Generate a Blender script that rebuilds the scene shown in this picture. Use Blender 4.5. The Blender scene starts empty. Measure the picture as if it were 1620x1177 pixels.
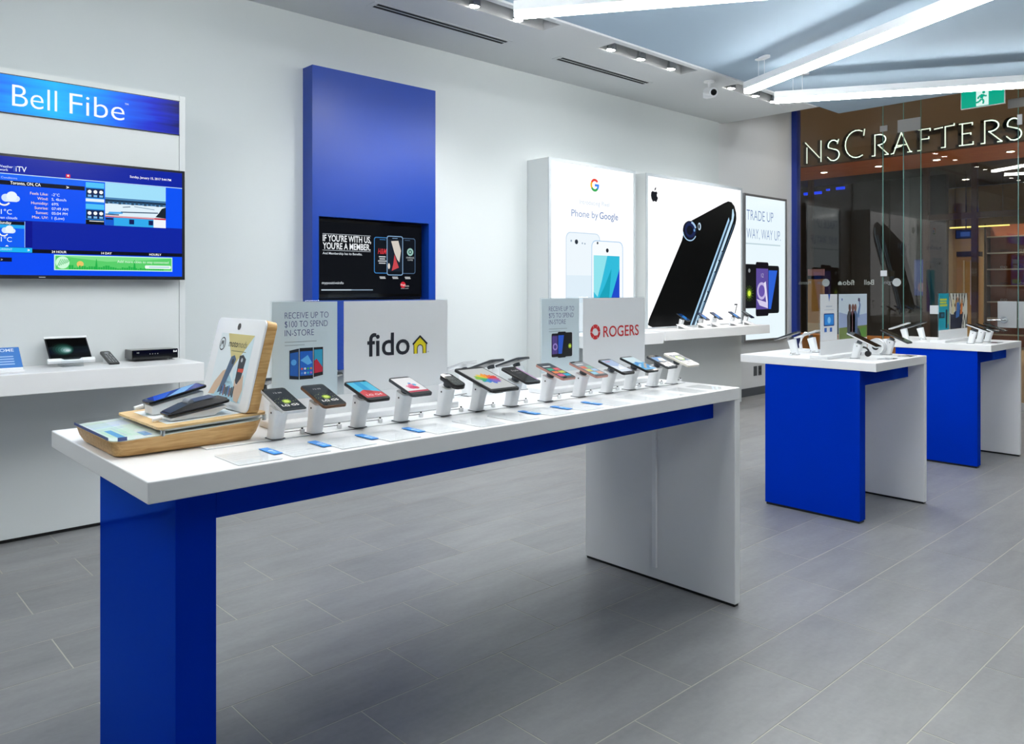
import bpy, bmesh, math, random
from mathutils import Matrix, Vector
random.seed(11)
SC = bpy.context.scene
COL = SC.collection
R = math.radians

# ------------------------------------------------------------------ camera, world, exposure
cam_d = bpy.data.cameras.new('camera')
cam = bpy.data.objects.new('camera', cam_d); COL.objects.link(cam)
cam.location = (0, 0, 1.33)
cam.rotation_euler = (R(90), 0, R(47.196 - 90))
cam_d.sensor_fit = 'HORIZONTAL'; cam_d.sensor_width = 36.0
cam_d.lens = 1238.5 * 36.0 / 1620.0
cam_d.shift_y = -(588.5 - 456.45) / 1620.0
cam_d.clip_start = 0.02; cam_d.clip_end = 200
SC.camera = cam
SC.view_settings.view_transform = 'Standard'
SC.view_settings.look = 'None'
SC.view_settings.exposure = 0.06
SC.view_settings.gamma = 1.0
SC.view_settings.use_curve_mapping = False
world = bpy.data.worlds.new('world'); SC.world = world
world.use_nodes = True
world.node_tree.nodes['Background'].inputs[0].default_value = (0.06, 0.055, 0.05, 1)
world.node_tree.nodes['Background'].inputs[1].default_value = 0.35
PENDANT_POWER = 50.0      # emission strength of the linear pendants
SPOT_POWER = 40.0         # watts of each recessed spot
LIT = 1.0                 # screens

# ------------------------------------------------------------------ materials
def lin(c):
    if isinstance(c, str):
        c = c.lstrip('#'); c = [int(c[i:i+2], 16) / 255 for i in (0, 2, 4)]
    return tuple(x / 12.92 if x <= 0.04045 else ((x + 0.055) / 1.055) ** 2.4 for x in c)

MATS = {}
def M(name, color, rough=0.5, metal=0.0, spec=0.5, emit=None, es=0.0, var=0.04, scale=6.0, bump=0.0, coat=0.0, stretch=None):
    if name in MATS: return MATS[name]
    m = bpy.data.materials.new(name); m.use_nodes = True
    nt = m.node_tree; p = nt.nodes['Principled BSDF']
    c = lin(color)
    p.inputs['Roughness'].default_value = rough
    p.inputs['Metallic'].default_value = metal
    p.inputs['Specular IOR Level'].default_value = spec
    if coat:
        p.inputs['Coat Weight'].default_value = coat; p.inputs['Coat Roughness'].default_value = 0.03
    tc = nt.nodes.new('ShaderNodeTexCoord'); nz = nt.nodes.new('ShaderNodeTexNoise')
    nz.inputs['Scale'].default_value = scale; nz.inputs['Detail'].default_value = 3
    if stretch:
        mp = nt.nodes.new('ShaderNodeMapping'); mp.inputs['Scale'].default_value = stretch
        nt.links.new(tc.outputs['Object'], mp.inputs['Vector']); nt.links.new(mp.outputs['Vector'], nz.inputs['Vector'])
    else:
        nt.links.new(tc.outputs['Object'], nz.inputs['Vector'])
    mx = nt.nodes.new('ShaderNodeMix'); mx.data_type = 'RGBA'
    mx.inputs[6].default_value = tuple(x * (1 - var) for x in c) + (1,)
    mx.inputs[7].default_value = tuple(min(1, x * (1 + var)) for x in c) + (1,)
    nt.links.new(nz.outputs['Fac'], mx.inputs[0]); nt.links.new(mx.outputs[2], p.inputs['Base Color'])
    if emit is not None:
        p.inputs['Emission Color'].default_value = lin(emit) + (1,)
        p.inputs['Emission Strength'].default_value = es
    if bump:
        bp = nt.nodes.new('ShaderNodeBump'); bp.inputs['Strength'].default_value = bump; bp.inputs['Distance'].default_value = 0.002
        nt.links.new(nz.outputs['Fac'], bp.inputs['Height']); nt.links.new(bp.outputs['Normal'], p.inputs['Normal'])
    MATS[name] = m
    return m

def PR(color, es=0.0, rough=0.45):
    """flat print (es=0) or a lit screen / backlit film of one colour"""
    n = 'print_%s_%d_%d' % (color.lstrip('#'), round(es * 100), round(rough * 100))
    if n in MATS: return MATS[n]
    if es > 0:
        return M(n, '#040404', rough=rough, spec=0.18, emit=color, es=es, var=0.0)
    return M(n, color, rough=rough, var=0.02, scale=20)

def glass(name, tint=(0.93, 0.97, 0.95), base=0.05, rough=0.0, mul=1.0):
    if name in MATS: return MATS[name]
    m = bpy.data.materials.new(name); m.use_nodes = True; nt = m.node_tree
    nt.nodes.remove(nt.nodes['Principled BSDF'])
    out = nt.nodes['Material Output']
    tr = nt.nodes.new('ShaderNodeBsdfTransparent'); tr.inputs[0].default_value = tint + (1,)
    gl = nt.nodes.new('ShaderNodeBsdfGlossy'); gl.inputs['Roughness'].default_value = rough
    lw = nt.nodes.new('ShaderNodeLayerWeight'); lw.inputs['Blend'].default_value = 0.5
    pw = nt.nodes.new('ShaderNodeMath'); pw.operation = 'POWER'; pw.inputs[1].default_value = 5
    ma = nt.nodes.new('ShaderNodeMath'); ma.operation = 'MULTIPLY_ADD'; ma.inputs[1].default_value = (1 - base) * mul; ma.inputs[2].default_value = base
    mx = nt.nodes.new('ShaderNodeMixShader')
    nt.links.new(lw.outputs['Facing'], pw.inputs[0]); nt.links.new(pw.outputs[0], ma.inputs[0])
    nt.links.new(ma.outputs[0], mx.inputs[0]); nt.links.new(tr.outputs[0], mx.inputs[1]); nt.links.new(gl.outputs[0], mx.inputs[2])
    nt.links.new(mx.outputs[0], out.inputs[0])
    MATS[name] = m
    return m

WHITE = M('white_solid_surface', '#ecedee', rough=0.28, spec=0.5, var=0.01, scale=40)
WHITEP = M('white_plastic', '#eef0f2', rough=0.3, var=0.01, scale=30)
WALLM = M('wall_paint', '#d0d7d9', rough=0.6, spec=0.3, var=0.012, scale=2.0, bump=0.02)
WALLG = M('wall_paint_grey', '#d4d7da', rough=0.6, spec=0.3, var=0.012, scale=2.0)
SOFF = M('soffit_paint', '#cfd3d5', rough=0.7, spec=0.2, var=0.01, scale=2.0)
CEILB = M('ceiling_pale_blue_cast', '#a3b8ca', rough=0.75, spec=0.2, var=0.02, scale=1.0)  # bluish cast of the light put into the whole ceiling colour
def lacquer(name, color, gloss, f0=0.04, rough=0.08):
    m = bpy.data.materials.new(name); m.use_nodes = True; nt = m.node_tree; nt.nodes.remove(nt.nodes['Principled BSDF'])
    df = nt.nodes.new('ShaderNodeBsdfDiffuse'); gl = nt.nodes.new('ShaderNodeBsdfGlossy'); mx = nt.nodes.new('ShaderNodeMixShader')
    tc = nt.nodes.new('ShaderNodeTexCoord'); nz = nt.nodes.new('ShaderNodeTexNoise'); nz.inputs['Scale'].default_value = 3
    mc = nt.nodes.new('ShaderNodeMix'); mc.data_type = 'RGBA'; c = lin(color)
    mc.inputs[6].default_value = tuple(x * .98 for x in c) + (1,); mc.inputs[7].default_value = tuple(x * 1.02 for x in c) + (1,)
    nt.links.new(tc.outputs['Object'], nz.inputs['Vector']); nt.links.new(nz.outputs['Fac'], mc.inputs[0]); nt.links.new(mc.outputs[2], df.inputs['Color'])
    gl.inputs['Color'].default_value = lin(gloss) + (1,); gl.inputs['Roughness'].default_value = rough
    lw = nt.nodes.new('ShaderNodeLayerWeight'); lw.inputs['Blend'].default_value = 0.5
    pw = nt.nodes.new('ShaderNodeMath'); pw.operation = 'POWER'; pw.inputs[1].default_value = 4
    ma = nt.nodes.new('ShaderNodeMath'); ma.operation = 'MULTIPLY_ADD'; ma.inputs[1].default_value = 1 - f0; ma.inputs[2].default_value = f0
    nt.links.new(lw.outputs['Facing'], pw.inputs[0]); nt.links.new(pw.outputs[0], ma.inputs[0]); nt.links.new(ma.outputs[0], mx.inputs[0])
    nt.links.new(df.outputs[0], mx.inputs[1]); nt.links.new(gl.outputs[0], mx.inputs[2]); nt.links.new(mx.outputs[0], nt.nodes['Material Output'].inputs[0])
    return m
BLUE = lacquer('gloss_blue_laminate', '#002cb0', '#3f7cff')
BLUEW = M('satin_blue_laminate', '#0e3c9c', rough=0.3, spec=0.4, var=0.02, scale=2)
BLACK = M('black_plastic', '#0b0b0d', rough=0.3, var=0.05)
BLACKG = M('black_gloss', '#060608', rough=0.06, spec=0.6, var=0.02)
DGREY = M('dark_grey', '#4b5157', rough=0.5)
GREYF = M('grey_aluminium', '#8b8d90', rough=0.35, metal=0.6)
CHROME = M('chrome', '#c8cccf', rough=0.15, metal=1.0)
STEEL = M('brushed_steel', '#b4b6b8', rough=0.35, metal=0.8, scale=30, stretch=(1, 1, 12))
PANEL = M('display_panel_white', '#d6dbdc', rough=0.4, var=0.01)
ACRYL = glass('clear_acrylic', (0.95, 0.97, 0.98), 0.035)
ACRYC = glass('card_acrylic', (0.985, 0.99, 0.99), 0.015, mul=0.3)
GLASS = glass('storefront_glass', (0.92, 0.93, 0.91), 0.036)
GEDGE = M('glass_edge_green', '#6fa8a0', rough=0.15, spec=0.8)

def wood(name, c1, c2, scale=(3, 40, 40), rough=0.45):
    if name in MATS: return MATS[name]
    m = bpy.data.materials.new(name); m.use_nodes = True; nt = m.node_tree; p = nt.nodes['Principled BSDF']
    tc = nt.nodes.new('ShaderNodeTexCoord'); mp = nt.nodes.new('ShaderNodeMapping'); mp.inputs['Scale'].default_value = scale
    nz = nt.nodes.new('ShaderNodeTexNoise'); nz.inputs['Scale'].default_value = 2.5; nz.inputs['Detail'].default_value = 6; nz.inputs['Distortion'].default_value = 0.6
    cr = nt.nodes.new('ShaderNodeValToRGB')
    cr.color_ramp.elements[0].position = 0.3; cr.color_ramp.elements[0].color = lin(c1) + (1,)
    cr.color_ramp.elements[1].position = 0.7; cr.color_ramp.elements[1].color = lin(c2) + (1,)
    nt.links.new(tc.outputs['Object'], mp.inputs[0]); nt.links.new(mp.outputs[0], nz.inputs['Vector'])
    nt.links.new(nz.outputs['Fac'], cr.inputs[0]); nt.links.new(cr.outputs[0], p.inputs['Base Color'])
    p.inputs['Roughness'].default_value = rough
    MATS[name] = m
    return m
OAK = wood('oak', '#b98a4c', '#dcb478', (5, 60, 60))
OAKV = wood('oak_plate', '#c79f66', '#e3c692', (5, 60, 60))
CEDAR = wood('cedar', '#cc6a2a', '#f09a52', (20, 1.2, 8))

# ------------------------------------------------------------------ mesh helpers
class B:
    def __init__(s): s.v = []; s.f = []; s.sm = False
    def add(s, vs, fs):
        n = len(s.v); s.v += [tuple(v) for v in vs]; s.f += [tuple(i + n for i in f) for f in fs]; return s
    def box(s, x0, x1, y0, y1, z0, z1):
        return s.add([(x0, y0, z0), (x1, y0, z0), (x1, y1, z0), (x0, y1, z0), (x0, y0, z1), (x1, y0, z1), (x1, y1, z1), (x0, y1, z1)],
                     [(0, 3, 2, 1), (4, 5, 6, 7), (0, 1, 5, 4), (1, 2, 6, 5), (2, 3, 7, 6), (3, 0, 4, 7)])
    def prism(s, pts, n0, n1, mp=None):
        """closed 2D outline (a,b) swept from n0 to n1; mp maps (a,b,n) to xyz"""
        mp = mp or (lambda a, b, n: (a, b, n)); k = len(pts)
        vs = [mp(a, b, n0) for a, b in pts] + [mp(a, b, n1) for a, b in pts]
        fs = [tuple(range(k - 1, -1, -1)), tuple(range(k, 2 * k))] + [(i, (i + 1) % k, k + (i + 1) % k, k + i) for i in range(k)]
        return s.add(vs, fs)
    def loft(s, rings, cap=True):
        k = len(rings[0]); vs = [p for r in rings for p in r]; fs = []
        for j in range(len(rings) - 1):
            for i in range(k):
                fs.append((j * k + i, j * k + (i + 1) % k, (j + 1) * k + (i + 1) % k, (j + 1) * k + i))
        if cap: fs += [tuple(range(k - 1, -1, -1)), tuple(range((len(rings) - 1) * k, len(rings) * k))]
        return s.add(vs, fs)
    def cyl(s, p0, p1, r0, r1=None, n=14):
        r1 = r0 if r1 is None else r1
        p0 = Vector(p0); p1 = Vector(p1); d = (p1 - p0).normalized()
        a = d.orthogonal().normalized(); b = d.cross(a)
        rg = lambda p, r: [p + (a * math.cos(t) + b * math.sin(t)) * r for t in [2 * math.pi * i / n for i in range(n)]]
        return s.loft([rg(p0, r0), rg(p1, r1)])
    def tube(s, pts, r, n=6):
        pts = [Vector(p) for p in pts]; rings = []
        for i, p in enumerate(pts):
            d = (pts[min(i + 1, len(pts) - 1)] - pts[max(i - 1, 0)]).normalized()
            a = d.orthogonal().normalized() if abs(d.z) > 0.95 else d.cross(Vector((0, 0, 1))).normalized(); b = d.cross(a)
            rings.append([p + (a * math.cos(t) + b * math.sin(t)) * r for t in [2 * math.pi * k / n for k in range(n)]])
        return s.loft(rings)
    def build(s, name, mat, parent=None, world=False, bevel=0.0, seg=2, smooth=False, loc=None, rot=None):
        me = bpy.data.meshes.new(name)
        off = Vector(parent.location) if (world and parent) else Vector((0, 0, 0))
        if world and parent and parent.parent: off = off + Vector(parent.parent.location)
        me.from_pydata([tuple(Vector(v) - off) for v in s.v], [], s.f)
        bm = bmesh.new(); bm.from_mesh(me); bmesh.ops.recalc_face_normals(bm, faces=bm.faces)
        if bevel:
            ed = [e for e in bm.edges if len(e.link_faces) == 2 and e.calc_face_angle(0) > 0.5]
            bmesh.ops.bevel(bm, geom=ed, offset=bevel, segments=seg, affect='EDGES', profile=0.5)
        bm.to_mesh(me); bm.free()
        if smooth:
            for p in me.polygons: p.use_smooth = True
            try: me.set_sharp_from_angle(angle=R(35))
            except Exception: pass
        me.materials.append(mat)
        o = bpy.data.objects.new(name, me); COL.objects.link(o)
        if parent: o.parent = parent
        if loc: o.location = loc
        if rot: o.rotation_euler = rot
        return o

def bx(*a): return B().box(*a)
def rrect(w, h, r, n=4, cx=0, cy=0):
    pts = []
    for sx, sy, a0 in ((1, 1, 0), (-1, 1, 90), (-1, -1, 180), (1, -1, 270)):
        for i in range(n + 1):
            a = R(a0 + 90 * i / n)
            pts.append((cx + sx * (w / 2 - r) + r * math.cos(a), cy + sy * (h / 2 - r) + r * math.sin(a)))
    return pts
def circ(cx, cy, r, n=20, ry=None):
    ry = ry or r
    return [(cx + r * math.cos(2 * math.pi * i / n), cy + ry * math.sin(2 * math.pi * i / n)) for i in range(n)]

def tag(o, label=None, cat=None, group=None, kind=None):
    if label: o['label'] = label
    if cat: o['category'] = cat
    if group: o['group'] = group
    if kind: o['kind'] = kind
    return o
def thing(name, label, cat, loc=(0, 0, 0), rot=(0, 0, 0), group=None):
    o = bpy.data.objects.new(name, None); COL.objects.link(o)
    o.empty_display_size = 0.05; o.location = loc; o.rotation_euler = rot
    return tag(o, label, cat, group)
def struct(name, b, mat, **k): return tag(b.build(name, mat, **k), kind='structure')
def copy_tree(o, parent=None):
    c = o.copy(); COL.objects.link(c); c.parent = parent
    for ch in o.children: copy_tree(ch, c)
    return c

# ------------------------------------------------------------------ flat prints and screens
_txt = {}
def text_mesh(body, off=0.0, shear=0.0, space=1.0):
    k = (body, off, shear, space)
    if k in _txt: return _txt[k]
    cu = bpy.data.curves.new('t', 'FONT'); cu.body = body; cu.offset = off; cu.shear = shear; cu.space_character = space
    cu.resolution_u = 4
    ob = bpy.data.objects.new('t', cu)
    me = bpy.data.meshes.new_from_object(ob)
    vs = [(v.co.x, v.co.y) for v in me.vertices]; fs = [tuple(p.vertices) for p in me.polygons]
    bpy.data.objects.remove(ob); bpy.data.meshes.remove(me); bpy.data.curves.remove(cu)
    _txt[k] = (vs, fs); return _txt[k]
CAP = max(v[1] for v in text_mesh('H')[0])

class Art:
    def __init__(s, es=0.0, dz=0.0003, rough=0.45):
        s.v = []; s.f = []; s.mi = []; s.mats = []; s.es = es; s.dz = dz; s.rough = rough
    def _m(s, c, es=None):
        m = c if isinstance(c, bpy.types.Material) else PR(c, s.es if es is None else es, s.rough)
        if m not in s.mats: s.mats.append(m)
        return s.mats.index(m)
    def poly(s, pts, c, l=1, es=None):
        n = len(s.v); s.v += [(a, b, l * s.dz) for a, b in pts]; s.f.append(tuple(range(n, n + len(pts)))); s.mi.append(s._m(c, es)); return s
    def rect(s, x0, y0, x1, y1, c, l=1, es=None): return s.poly([(x0, y0), (x1, y0), (x1, y1), (x0, y1)], c, l, es)
    def circ(s, x, y, r, c, l=1, es=None, n=18, ry=None): return s.poly(circ(x, y, r, n, ry), c, l, es)
    def rr(s, x0, y0, x1, y1, r, c, l=1, es=None): return s.poly(rrect(x1 - x0, y1 - y0, r, 4, (x0 + x1) / 2, (y0 + y1) / 2), c, l, es)
    def arc(s, x, y, r0, r1, a0, a1, c, l=1, es=None, n=14, e=1.0):
        A = [R(a0 + (a1 - a0) * i / n) for i in range(n + 1)]
        return s.poly([(x + r1 * math.cos(a), y + e * r1 * math.sin(a)) for a in A] + [(x + r0 * math.cos(a), y + e * r0 * math.sin(a)) for a in reversed(A)], c, l, es)
    def line(s, pts, w, c, l=1, es=None):
        for (ax, ay), (bx_, by) in zip(pts[:-1], pts[1:]):
            d = math.hypot(bx_ - ax, by - ay) or 1e-6; nx, ny = -(by - ay) / d * w / 2, (bx_ - ax) / d * w / 2
            s.poly([(ax + nx, ay + ny), (ax - nx, ay - ny), (bx_ - nx, by - ny), (bx_ + nx, by + ny)], c, l, es)
        return s
    def text(s, body, x, y, h, c, l=2, w=None, al='L', off=0.0, shear=0.0, es=None, space=1.0):
        vs, fs = text_mesh(body, off, shear, space)
        if not vs: return s
        k = h / CAP; x0 = min(v[0] for v in vs); x1 = max(v[0] for v in vs)
        kx = w / (x1 - x0) if w else k
        tw = (x1 - x0) * kx; xo = x - (0 if al == 'L' else tw if al == 'R' else tw / 2)
        n = len(s.v); s.v += [(xo + (a - x0) * kx, y + b * k, l * s.dz) for a, b in vs]
        mi = s._m(c, es)
        for f in fs: s.f.append(tuple(i + n for i in f)); s.mi.append(mi)
        return s
    def build(s, name, parent=None, mp=None, world=False):
        mp = mp or (lambda a, b, n: (a, b, n))
        off = Vector(parent.location) if (world and parent) else Vector((0, 0, 0))
        if world and parent and parent.parent: off = off + Vector(parent.parent.location)
        me = bpy.data.meshes.new(name)
        me.from_pydata([tuple(Vector(mp(*v)) - off) for v in s.v], [], s.f)
        for m in s.mats: me.materials.append(m)
        me.polygons.foreach_set('material_index', s.mi); me.update()
        o = bpy.data.objects.new(name, me); COL.objects.link(o)
        if parent: o.parent = parent
        return o
def wallmap(y): return lambda a, b, n: (a, y - n, b)       # faces -y: a = x, b = z

# ================================================================== THE SETTING
XL, XR, YF, YW, ZC = -4.0, 9.83, -5.0, 5.10, 3.28
# floor: grout bed plus individual tiles, 0.589 x 0.309, half bond
GROUT = M('grout', '#aeaaa0', rough=0.8, var=0.06, scale=30)
def tile_mat():
    m = bpy.data.materials.new('floor_tile'); m.use_nodes = True; nt = m.node_tree; p = nt.nodes['Principled BSDF']
    tc = nt.nodes.new('ShaderNodeTexCoord'); ge = nt.nodes.new('ShaderNodeNewGeometry')
    n1 = nt.nodes.new('ShaderNodeTexNoise'); n1.inputs['Scale'].default_value = 3.5; n1.inputs['Detail'].default_value = 6; n1.inputs['Roughness'].default_value = 0.65
    n2 = nt.nodes.new('ShaderNodeTexNoise'); n2.inputs['Scale'].default_value = 45; n2.inputs['Detail'].default_value = 3
    oi = nt.nodes.new('ShaderNodeObjectInfo')
    mp = nt.nodes.new('ShaderNodeMapping'); mp.inputs['Scale'].default_value = (0.6, 2.2, 1)
    nt.links.new(ge.outputs['Position'], mp.inputs['Vector'])
    nt.links.new(mp.outputs['Vector'], n1.inputs['Vector']); nt.links.new(ge.outputs['Position'], n2.inputs['Vector'])
    a = nt.nodes.new('ShaderNodeMath'); a.operation = 'MULTIPLY_ADD'; a.inputs[1].default_value = 0.55
    nt.links.new(n1.outputs['Fac'], a.inputs[0])
    b = nt.nodes.new('ShaderNodeMath'); b.operation = 'MULTIPLY'; b.inputs[1].default_value = 0.16
    nt.links.new(n2.outputs['Fac'], b.inputs[0]); nt.links.new(b.outputs[0], a.inputs[2])
    c = nt.nodes.new('ShaderNodeMath'); c.operation = 'MULTIPLY_ADD'; c.inputs[1].default_value = 0.10
    nt.links.new(oi.outputs['Random'], c.inputs[0]); nt.links.new(a.outputs[0], c.inputs[2])
    cr = nt.nodes.new('ShaderNodeValToRGB')
    cr.color_ramp.elements[0].position = 0.2; cr.color_ramp.elements[0].color = lin('#6c6d6f') + (1,)
    cr.color_ramp.elements[1].position = 0.6; cr.color_ramp.elements[1].color = lin('#8d8e8f') + (1,)
    nt.links.new(c.outputs[0], cr.inputs[0]); nt.links.new(cr.outputs[0], p.inputs['Base Color'])
    p.inputs['Roughness'].default_value = 0.38; p.inputs['Specular IOR Level'].default_value = 0.45
    bp = nt.nodes.new('ShaderNodeBump'); bp.inputs['Strength'].default_value = 0.05; bp.inputs['Distance'].default_value = 0.002
    nt.links.new(n2.outputs['Fac'], bp.inputs['Height']); nt.links.new(bp.outputs['Normal'], p.inputs['Normal'])
    return m
TILE = tile_mat()
floor = struct('floor', bx(XL - 0.1, XR + 0.06, YF - 0.1, YW + 0.12, -0.06, -0.0008), GROUT)
TX, TY, JT = 0.589, 0.309, 0.0046
tb = bx(-TX / 2 + JT / 2, TX / 2 - JT / 2, -TY / 2 + JT / 2, TY / 2 - JT / 2, -0.0007, 0.0)
tile_me = None
fw = (math.cos(R(47.196)), math.sin(R(47.196)))
def proj_area(x, y):
    d = x * fw[0] + y * fw[1]
    if d < 0.8: return 0
    u = 810 + 1238.5 * (x * fw[1] - y * fw[0]) / d; v = 456.45 + 1238.5 * 1.33 / d
    if u < -90 or u > 1700 or v > 1300: return 0
    return 1.0 / d ** 3
spots = []
j = -20
while True:
    y0 = 0.894 + 0.309 * j
    if y0 > YW: break
    if y0 + TY > YF:
        o = 0.737 if (j % 2 == 1) else 1.04
        i = -9
        while True:
            x0 = o + TX * i
            if x0 > XR: break
            if x0 + TX > XL: spots.append((x0 + TX / 2, y0 + TY / 2))
            i += 1
    j += 1
spots.sort(key=lambda p: -proj_area(*p))
first = tb.build('tile', TILE, floor)
first.location = (spots[0][0], spots[0][1], 0)
for (x, y) in spots[1:300]:
    t = first.copy(); COL.objects.link(t); t.parent = floor; t.location = (x, y, 0)
rest = B()
for (x, y) in spots[300:]:
    rest.box(max(x - TX / 2 + JT / 2, XL), min(x + TX / 2 - JT / 2, XR), y - TY / 2 + JT / 2, min(y + TY / 2 - JT / 2, YW + 0.1), -0.0007, 0.0)
tag(rest.build('tiles', TILE, floor), kind='stuff')

# walls
struct('wall_back', bx(XL - 0.1, 8.03, YW, YW + 0.15, 0, 4.0), WALLM)
struct('wall_right', bx(8.03, 9.80, YW + 0.012, YW + 0.15, 0, 4.0), WALLG)
struct('wall_left', bx(XL - 0.15, XL, YF, YW, 0, 4.0), WALLM)
struct('wall_front', bx(XL - 0.15, XR + 0.1, YF - 0.15, YF, 0, 4.0), WALLM)
BASEM = M('baseboard_charcoal', '#4a5056', rough=0.5)
struct('baseboard_back', bx(XL, 8.03, YW - 0.012, YW - 0.0005, 0.001, 0.10), BASEM)
struct('baseboard_right', bx(8.03, 9.795, YW, YW + 0.0115, 0.001, 0.10), BASEM)
struct('trim_1', bx(9.80, 9.90, 5.04, YW + 0.15, 0.001, 3.95), M('jamb_blue', '#18328c', rough=0.35))
# soffit with three recessed troughs, and the pale blue main ceiling
RECESS = [(2.98, 4.20), (4.82, 5.98), (6.645, 7.80)]
YS0, YR0, YR1 = 3.955, 4.005, 4.19
sb = B(); zt = ZC + 0.12
sb.box(XL, 8.127, YR1, YW + 0.15, ZC, zt); sb.box(XL, 8.127, YS0, YR0, ZC, zt)
xs = [XL] + [e for r in RECESS for e in r] + [8.127]
for a, b in zip(xs[0::2], xs[1::2]): sb.box(a, b, YR0, YR1, ZC, zt)
struct('ceiling', sb, SOFF)
struct('ceiling', bx(XL, 8.66, YF, YS0 - 0.001, 3.295, 3.40), CEILB)
struct('ceiling', bx(8.67, 10.0, YF, YW + 0.15, 3.95, 4.05), SOFF)
struct('trim_2', bx(8.128, 8.67, YS0, YW + 0.15, 3.41, 4.0), SOFF)
struct('trim_3', bx(8.60, 8.67, YF, YS0, 3.41, 4.0), SOFF)

# ================================================================== LIGHTS: pendants, recessed spots
PEND = M('lamp_diffuser', '#ffffff', rough=0.5, emit='#fdfdfa', es=PENDANT_POWER, var=0.0)
def pendant(x0, y0, x1, y1, label):
    """straight tube-like bar hung on wires, lower face glowing"""
    L = math.hypot(x1 - x0, y1 - y0); ang = math.atan2(y1 - y0, x1 - x0)
    t = thing('pendant_light', label, 'light', (x0, y0, 3.035), (0, 0, ang), 'linear pendants under the pale blue ceiling')
    w = 0.034
    B().box(0.003, L - 0.003, -w, w, 0.0, 0.036).build('diffuser', PEND, t, bevel=0.008)
    bx(0, L, -w - 0.010, w + 0.010, 0.036, 0.098).build('housing', WHITEP, t, bevel=0.003)
    bx(-0.003, 0.003, -w, w, 0.0, 0.098).build('end_cap', WHITEP, t)
    bx(L - 0.003, L + 0.003, -w, w, 0.0, 0.098).build('end_cap', WHITEP, t)
    for s in (0.16, L - 0.16):
        b = B().cyl((s, 0, 0.098), (s, 0, 0.2605), 0.0018, n=6); b.cyl((s, 0, 0.252), (s, 0, 0.2595), 0.03, n=16)
        b.build('suspension_wire', WHITEP, t)
    B().prism(rrect(0.12, 0.06, 0.029), 0.243, 0.2595, lambda a, b_, n: (0.24 + a, b_, n)).build('canopy', WHITEP, t)
    B().cyl((0.24, 0, 0.098), (0.24, 0, 0.243), 0.0022, n=6).build('power_cord', WHITEP, t)
pendant(3.37, 3.61, 5.02, 1.18, 'glowing linear pendant entering at the top edge above the blue wall panel')
pendant(6.17, 3.63, 5.10, 1.25, 'glowing linear pendant running diagonally up to the right, its wires and oval canopy showing')
pendant(6.66, 3.64, 8.10, 1.25, 'lowest glowing linear pendant, just above the green exit sign')
for a in ((2.85, 3.62, 1.70, 1.25, 'added linear pendant outside the picture, directly over the long table'), (0.10, 3.60, 1.55, 1.20, 'added linear pendant outside the picture, before the tall wall unit'),
          (-0.5, 3.6, -1.8, 1.2, 'added linear pendant outside the picture, farthest left'), (5.6, 0.5, 7.1, -1.9, 'added linear pendant outside the picture, right of the short tables'), (1.5, 0.2, 3.0, -1.9, 'added linear pendant outside the picture, right of the long table')):
    pendant(*a[:4], a[4])  # unseen pendants added for fill, repeating the visible zigzag

BULB = M('spot_bulb', '#ffffff', emit='#fffaf0', es=30, var=0)
TROUGH = M('trough_grey', '#b9bcbe', rough=0.5)
def trough(x0, x1, bulbs, label):
    t = thing('recessed_spotlight', label, 'light', ((x0 + x1) / 2, 4.10, ZC), group='recessed spot troughs in the soffit')
    h = B(); d = 0.115; z1 = ZC + d
    h.box(x0, x1, YR0, YR1, z1 - 0.004, z1 + 0.003); h.box(x0, x0 + 0.004, YR0, YR1, ZC + 0.001, z1 - 0.004); h.box(x1 - 0.004, x1, YR0, YR1, ZC + 0.001, z1 - 0.004)
    h.box(x0 + 0.004, x1 - 0.004, YR0, YR0 + 0.004, ZC + 0.001, z1 - 0.004); h.box(x0 + 0.004, x1 - 0.004, YR1 - 0.004, YR1, ZC + 0.001, z1 - 0.004)
    h.build('housing', TROUGH, t, world=True)
    for bxx in bulbs:
        p = B().cyl((bxx, 4.125, ZC - 0.008), (bxx, 4.11, z1 - 0.004), 0.042, 0.03, n=18).build('spot_head', CHROME, t, world=True, smooth=True)
        B().cyl((bxx, 4.125, ZC - 0.012), (bxx, 4.125, ZC - 0.0085), 0.034, 0.036, n=18).build('bulb', BULB, p, world=True)
        ld = bpy.data.lights.new('spot', 'SPOT'); ld.energy = SPOT_POWER; ld.spot_size = R(95); ld.spot_blend = 0.9; ld.shadow_soft_size = 0.035; ld.color = (1.0, 0.97, 0.93)
        lo = bpy.data.objects.new('spot_beam', ld); COL.objects.link(lo); lo.parent = t
        lo.location = Vector((bxx, 4.125, ZC - 0.03)) - Vector(t.location); lo.rotation_euler = (R(14), 0, 0)
trough(*RECESS[0], (3.05, 3.47, 3.88), 'recessed trough of spots nearest the top edge, two bulbs showing')
trough(*RECESS[1], (4.92, 5.31, 5.74), 'middle recessed trough of three spots above the white lightboxes')
trough(*RECESS[2], (6.72, 7.17, 7.53), 'farthest recessed trough of three spots beside the pendant ends')

SLOT = M('vent_slot', '#1c1f22', rough=0.8)
def vent(x0, x1, label):
    t = thing('air_vent', label, 'vent', ((x0 + x1) / 2, 4.585, ZC), group='slot air vents in the soffit')
    bx(x0 - 0.04, x1 + 0.04, 4.53, 4.64, ZC - 0.004, ZC - 0.0005).build('frame', SOFF, t, world=True, bevel=0.001, seg=1)
    for y in (4.548, 4.594): bx(x0, x1, y, y + 0.027, ZC - 0.0065, ZC - 0.0042).build('slot', SLOT, t, world=True)
vent(2.967, 4.166, 'long two-slot air vent in the soffit above the blue wall panel')
vent(4.797, 5.974, 'two-slot air vent in the soffit above the tall left lightbox')

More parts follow.
